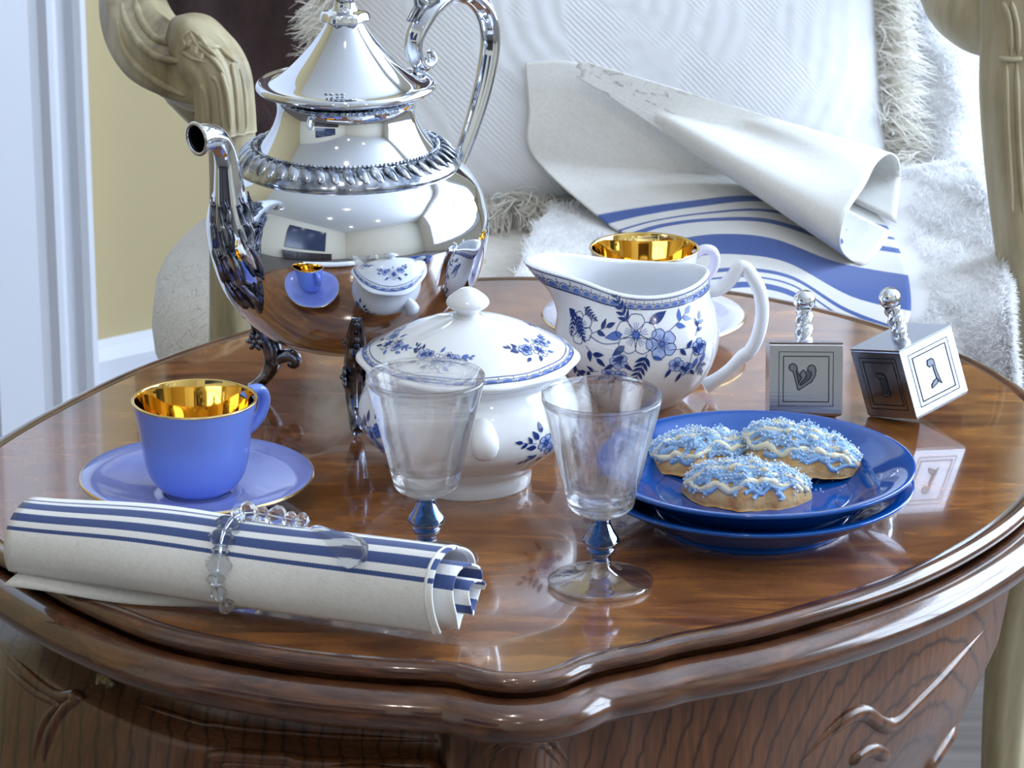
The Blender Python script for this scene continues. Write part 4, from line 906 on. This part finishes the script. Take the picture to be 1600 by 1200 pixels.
# right arm and post
rail([(1640, 30, .35, .024), (1590, 28, .36, .026), (1535, 22, .38, .025), (1495, -10, .42, .023), (1480, -60, .50, .019), (1470, -100, .60, .017), (1440, -120, .70, .016)], 'arm', 24)
q = ony(1560, 44, .352); e1 = np.array([1, 0, 0]); e2 = np.array([0, .2, .98]); 
m = MB().add(*sweep([q+e1*.0125*math.cos(t)-e2*.0095*math.sin(t)+np.array([0, -.0075, -.001]) for t in np.linspace(-1.9, 1.9, 24)], .0016, 8)); m.build('carved_oval', M['paint'], chair, CHB)
rail([(1592, -40, .345, .022), (1592, 40, .345, .0225), (1588, 84, .345, .021), (1586, 150, .345, .0205), (1592, 250, .345, .020), (1605, 360, .342, .020), (1628, 470, .34, .022), (1650, 560, .34, .028), (1648, 680, .34, .028), (1615, 850, .345, .021), (1580, 1050, .35, .016), (1568, 1250, .35, .014), (1570, 1500, .35, .013), (1575, 1700, .345, .014), (1575, 1728, .343, .0115)], 'front_leg', 28, lambda s, t: 1+.07*math.cos(6*t))
pr = [o for o in chair.children if o.name.startswith('front_leg')][1]; ar = [o for o in chair.children if o.name.startswith('arm') and 'scroll' not in o.name][1]
chisel([pr, ar], [[(1572, 96), (1574, 200), (1582, 330)], [(1588, 96), (1591, 210), (1599, 330)], [(1560, 91), (1580, 93), (1599, 91)], [(1566, 2), (1577, 30), (1580, 86)], [(1580, 2), (1589, 40), (1591, 86)]], .0020, 'carved_reed', pr)
# back: brown upholstered panel that flares upward, painted frame round it
def back_pt(x, z):
    hw = np.interp(z, [.38, .45, .485, .52, .58, 1.02], [.20, .21, .25, .29, .32, .32]); cx = .055
    return np.array([cx+x*hw, .80+.16*(z-.45)-.06*abs(x)**2.4*sm(.50, .70, z), z])
V = []; NX, NZ = 40, 30
for i in range(NX):
    for j in range(NZ):
        x = -1+2*i/(NX-1); z = .38+.66*j/(NZ-1); q = back_pt(x, z); q[1] += .006*math.sin(x*16+z*14)*math.exp(-((abs(x)-.8)/.35)**2); V.append(q)
bk = MB().add(V, grid_faces(NX, NZ)).build('backrest', M['mauve'], chair, CHB); solid(bk, .03, 1)
for s in (-1, 1):
    v, f = sweep([back_pt(s*1.02, z)+np.array([0, -.01, 0]) for z in np.linspace(.40, 1.04, 26)], .014, 14, mod=lambda q, t: 1+.1*math.cos(4*t)); MB().add(v, f).build('back_stile', M['paint'], chair, CHB)
    b = back_pt(s*.98, .41); v, f = curve_sweep([(*(b+[0, 0, .03]), .02), (b[0]+s*.004, b[1], .22, .017), (b[0], b[1]+.02, .02, .014), (b[0], b[1]+.024, .013, .0125)], 8, seg=14); MB().add(v, f).build('back_leg', M['paint'], chair, CHB)
v, f = sweep(cat([back_pt(x, 1.03+.04*(1-x*x))+np.array([0, -.01, 0]) for x in np.linspace(-1, 1, 9)], 5), .016, 14); MB().add(v, f).build('crest_rail', M['paint'], chair, CHB)
fl, fr = ony(364, 640, .36), ony(1640, 640, .34)
v, f = sweep(cat([fl+[0, 0, -.02], np.array([.06, .315, .375]), np.array([fr[0]-.01, .345, fl[2]-.02])], 8), .022, 14, flat=(1.3, .8)); MB().add(v, f).build('seat_rail', M['paint'], chair, CHB)
for s in (-1, 1):
    a_, b_ = (fl if s < 0 else fr), back_pt(s*.98, .41); v, f = sweep(cat([a_+[0, 0, -.02], (a_+b_)/2+np.array([s*.03, 0, -.02]), b_+[0, 0, -.01]], 8), .020, 14, flat=(1.2, .8)); MB().add(v, f).build('seat_rail', M['paint'], chair, CHB)

# ------------------------------------------------------------------ pillow with fringe
PO = np.array([.066, .520, .510]); pu = np.array([0, .55, .835]); pn = np.array([0, -.835, .55]); pr_ = np.array([1., 0, 0]); HW = .190
PILB = PO
pil = thing('pillow', 'white quilted pillow with a shaggy ivory fringe on the chair', 'pillow', PILB)
def pilp(a, b, side):
    """a, b in -1..1 across the pillow"""
    ca = 1-.045*(1-abs(a)**2)*abs(b)**3; cb = 1-.045*(1-abs(b)**2)*abs(a)**3
    th = .046*((1-abs(a)**3.0)*(1-abs(b)**3.0))**.62
    return PO+pr_*(a*HW*cb)+pu*(.195+b*.195*ca)+pn*(side*th)
m = MB(); n_ = 60
for side in (1, -1):
    g = np.linspace(-1, 1, n_); V = [pilp(a, b, side) for a in g for b in g]; U = [((a+1)/2, (b+1)/2) for a in g for b in g]; m.add(V, grid_faces(n_, n_), 0, U)
m.build('pillow_cover', M['matelasse'], pil, PILB, uv=True)
def strand_mesh(roots, dirs, lens, wid, curl, segs=4, droop=.4):
    """flat tapering ribbons"""
    nS = len(roots); side = np.cross(dirs, rng.normal(size=(nS, 3))); side /= np.linalg.norm(side, axis=1)[:, None]+1e-9
    k = segs+1; V = np.zeros((nS, k*2, 3)); ph = rng.random(nS)*6; w2 = np.cross(dirs, side)
    for i in range(k):
        t = i/segs; c = roots+dirs*(lens*t)[:, None]+side*(np.sin(ph+t*4.5)*curl*t)[:, None]+w2*(np.cos(ph*1.7+t*3.5)*curl*t)[:, None]; c[:, 2] -= droop*lens*t*t
        hw = (wid*(1-.75*t**2)/2)
        V[:, 2*i] = c+w2*hw; V[:, 2*i+1] = c-w2*hw
    f = []
    base = np.arange(nS)*k*2
    for i in range(segs):
        f.append(np.stack([base+2*i, base+2*i+1, base+2*i+3, base+2*i+2], 1))
    return V.reshape(-1, 3), np.vstack(f).tolist()
def tassels(edge, cnt, name):
    R_, D_, L_ = [], [], []
    for k in range(cnt):
        t = (k+rng.random())/cnt*2-1; e = edge
        if e == 'l': r = pilp(-1, t, 1); d = np.array([-1, -.35, .05])
        elif e == 'r': r = pilp(1, t, 1); d = np.array([1, -.45, .05])
        else: r = pilp(t, -1, 1); d = np.array([0, -.9, -.35])
        L0 = rng.uniform(.026, .040); d = d+rng.normal(size=3)*.33
        for q in range(16): 
            dd = d+rng.normal(size=3)*.16; dd /= np.linalg.norm(dd); R_.append(r+rng.normal(size=3)*.0022); D_.append(dd); L_.append(L0*rng.uniform(.75, 1.1))
    v, f = strand_mesh(np.array(R_), np.array(D_), np.array(L_), .0016, .0045, 5, .25)
    v[:, 2] = np.maximum(v[:, 2], .487)
    o = MB().add(v, f).build(name, M['fringe'], pil, PILB); o['kind'] = 'stuff'
tassels('l', 150, 'fringe'); tassels('r', 150, 'fringe'); tassels('b', 150, 'fringe')

def U3(rows): return [[ony(u, v, y) for u, v, y in r] for r in rows]
rowsF = [[(872, 326, .50), (1000, 318, .52), (1200, 302, .52), (1350, 280, .52), (1440, 262, .52), (1502, 262, .51)],
 [(838, 355, .45), (1000, 352, .46), (1200, 349, .46), (1380, 335, .46), (1480, 318, .455), (1540, 312, .44)],
 [(820, 395, .39), (1000, 394, .40), (1200, 394, .40), (1400, 392, .40), (1500, 384, .395), (1560, 378, .385)],
 [(806, 440, .325), (1000, 444, .325), (1200, 446, .325), (1400, 452, .32), (1500, 455, .315), (1566, 452, .305)],
 [(802, 490, .290), (1000, 497, .290), (1200, 500, .290), (1400, 524, .278), (1500, 534, .275), (1574, 532, .27)],
 [(800, 560, .280), (1000, 570, .280), (1200, 580, .278), (1400, 610, .262), (1500, 620, .26), (1578, 612, .258)],
 [(800, 640, .280), (1000, 650, .280), (1200, 660, .278), (1400, 690, .262), (1500, 700, .26), (1570, 690, .258)]]
GF = catgrid(U3(rowsF), 10, 12)
FTREE = BVHTree.FromPolygons([tuple(q) for q in GF.reshape(-1, 3)], grid_faces(*GF.shape[:2]))
# ------------------------------------------------------------------ linen towel over pillow and seat
def U3(rows): return [[ony(u, v, y) for u, v, y in r] for r in rows]
TW = np.array([.15, .40, .50])
rowsA = [[(820, 98, .625), (862, 94, .622), (906, 99, .622), (1000, 130, .62), (1150, 190, .60), (1300, 240, .55)],
 [(826, 170, .575), (872, 168, .570), (930, 180, .575), (1040, 200, .58), (1180, 240, .56), (1330, 290, .51)],
 [(832, 243, .520), (890, 255, .515), (960, 262, .515), (1080, 265, .52), (1220, 290, .50), (1370, 335, .46)],
 [(942, 344, .445), (1000, 332, .45), (1080, 320, .45), (1180, 311, .46), (1280, 330, .45), (1388, 357, .425)],
 [(985, 368, .415), (1035, 353, .42), (1110, 344, .42), (1200, 346, .42), (1300, 375, .40), (1406, 393, .385)],
 [(1018, 390, .39), (1062, 375, .39), (1130, 367, .39), (1210, 375, .385), (1310, 412, .36), (1419, 432, .35)],
 [(1050, 412, .36), (1090, 402, .36), (1150, 399, .36), (1230, 412, .35), (1330, 465, .31), (1423, 488, .30)],
 [(1075, 432, .33), (1110, 425, .33), (1170, 422, .33), (1240, 436, .325), (1320, 484, .29), (1408, 518, .278)],
 [(1092, 452, .31), (1130, 447, .31), (1180, 445, .31), (1240, 460, .305), (1310, 506, .275), (1385, 538, .268)],
 [(1105, 485, .292), (1140, 480, .292), (1190, 478, .292), (1240, 492, .29), (1300, 530, .266), (1370, 565, .260)]]
GA = catgrid(U3(rowsA), 8, 8); na, nb = GA.shape[:2]
UA = [(j/(nb-1)*1.0, i/8.0) for i in range(na) for j in range(nb)]
st1 = [(1392, 362, .425), (1368, 398, .385), (1344, 413, .365), (1314, 388, .345), (1320, 340, .35), (1352, 288, .395), (1370, 254, .44), (1393, 240, .465), (1407, 266, .49), (1400, 348, .47)]
st0 = [(900, 118, .612), (903, 121, .608), (906, 119, .602), (908, 113, .598), (912, 107, .596), (920, 104, .600), (922, 101, .604), (915, 97, .608), (905, 97, .612), (900, 105, .614)]
rowsB = []
for t in (0, .25, .5, .75, 1.0):
    r = []
    for j, (a, b) in enumerate(zip(st0, st1)):
        q = np.array(a)*(1-t)+np.array(b)*t; tt_ = math.sin(PI*t)
        if j in (3, 4): q[2] -= .020*tt_
        if j == 5: q[2] += .010*tt_
        if j in (6, 7): q[2] -= .008*tt_
        r.append(tuple(q))
    rowsB.append(r)
GB = catgrid(U3(rowsB), 8, 6); nc, ne = GB.shape[:2]
PTREE = bvh([o for o in pil.children if o.name.startswith('pillow_cover')][0])
def clear(P, gap, gap2=.016):
    '''keep the cloth in front of the pillow'''
    P = P.reshape(-1, 3)
    for i in range(len(P)):
        d = P[i]-CAM; L = np.linalg.norm(d); h = PTREE.ray_cast(Vector(CAM), Vector(d/L))
        if h[0] is not None and h[3]-gap < L: L = h[3]-gap; P[i] = CAM+d/np.linalg.norm(d)*L
        h = FTREE.ray_cast(Vector(CAM), Vector(d/np.linalg.norm(d)))
        if h[0] is not None and h[3]-gap2 < L: P[i] = CAM+d/np.linalg.norm(d)*(h[3]-gap2)
    return P
GA = clear(GA, .005).reshape(na, nb, 3); GB = clear(GB, .020, .022).reshape(nc, ne, 3)
m = MB().add(GA.reshape(-1, 3), grid_faces(na, nb), 0, UA); m.add(GB.reshape(-1, 3), grid_faces(nc, ne), 1)
tw = m.build('linen_towel', [M['towel'], M['towel_plain']], None, TW, uv=True); tw.location = TW; solid(tw, .0010)
tag(tw, 'cream linen towel with blue woven stripes twisted over the pillow and chair seat', 'towel')
TTREE = bvh(tw)

# ------------------------------------------------------------------ white fur throw
rowsG = [[(1290, 300, .58), (1380, 300, .545), (1450, 300, .52), (1500, 290, .51), (1534, 285, .53)],
 [(1290, 200, .63), (1380, 200, .595), (1450, 200, .565), (1500, 195, .555), (1536, 190, .575)],
 [(1290, 110, .67), (1380, 110, .64), (1440, 105, .61), (1490, 100, .60), (1522, 95, .62)],
 [(1290, 30, .70), (1370, 30, .68), (1420, 30, .655), (1455, 30, .65), (1480, 30, .67)],
 [(1290, -80, .74), (1360, -80, .73), (1400, -80, .71), (1430, -80, .70), (1450, -80, .72)]]
GG = catgrid(U3(rowsG), 10, 10)
FB = np.array([.22, .38, .45]); thr = thing('fur_throw', 'fluffy white fur throw covering the chair seat and right side', 'throw', FB)
for nm, G in (('seat_fur', GF), ('back_fur', GG)):
    a_, b_ = G.shape[:2]; o = MB().add(G.reshape(-1, 3), grid_faces(a_, b_)).build(nm, M['furbase'], thr, FB); solid(o, .006, 0)
    du = np.gradient(G, axis=0); dv = np.gradient(G, axis=1); NN = np.cross(du, dv); NN /= np.linalg.norm(NN, axis=2)[..., None]+1e-9
    tgt = np.array([0, -.5, .9]); NN *= np.sign((NN @ tgt))[..., None]
    cnt = 34000 if nm == 'seat_fur' else 14000; ii = rng.random(cnt)*(a_-1.001); jj = rng.random(cnt)*(b_-1.001)
    edge = rng.random(cnt) < .14; jj = np.where(edge, b_-1.01-rng.random(cnt)*.4, jj)
    i0, j0 = ii.astype(int), jj.astype(int); fi_, fj_ = (ii-i0)[:, None], (jj-j0)[:, None]
    bl = lambda Q: Q[i0, j0]*(1-fi_)*(1-fj_)+Q[i0+1, j0]*fi_*(1-fj_)+Q[i0, j0+1]*(1-fi_)*fj_+Q[i0+1, j0+1]*fi_*fj_
    Rr, Nn = bl(G), bl(NN)
    keep = np.ones(cnt, bool)
    for q in range(cnt):
        h_ = TTREE.find_nearest(Vector(Rr[q]), .013)
        if h_[0] is not None and nm == 'seat_fur': keep[q] = False
    Rr, Nn, ed = Rr[keep], Nn[keep], edge[keep]
    clump = np.stack([np.sin(Rr[:, 0]*170+Rr[:, 1]*90), np.sin(Rr[:, 1]*150-Rr[:, 0]*60)-.3, np.zeros(len(Rr))], 1)*.55
    D_ = Nn*.55+clump+rng.normal(size=Rr.shape)*.30+np.array([.1, -.35, 0]); D_[ed] += np.array([.9, 0, 0]); D_ /= np.linalg.norm(D_, axis=1)[:, None]
    v, f = strand_mesh(Rr+Nn*.002, D_, rng.uniform(.006, .011, len(Rr)), .0008, .0016, 3, .1)
    q = MB().add(v, f).build('fur_pile', M['fur'], o, FB); q['kind'] = 'stuff'
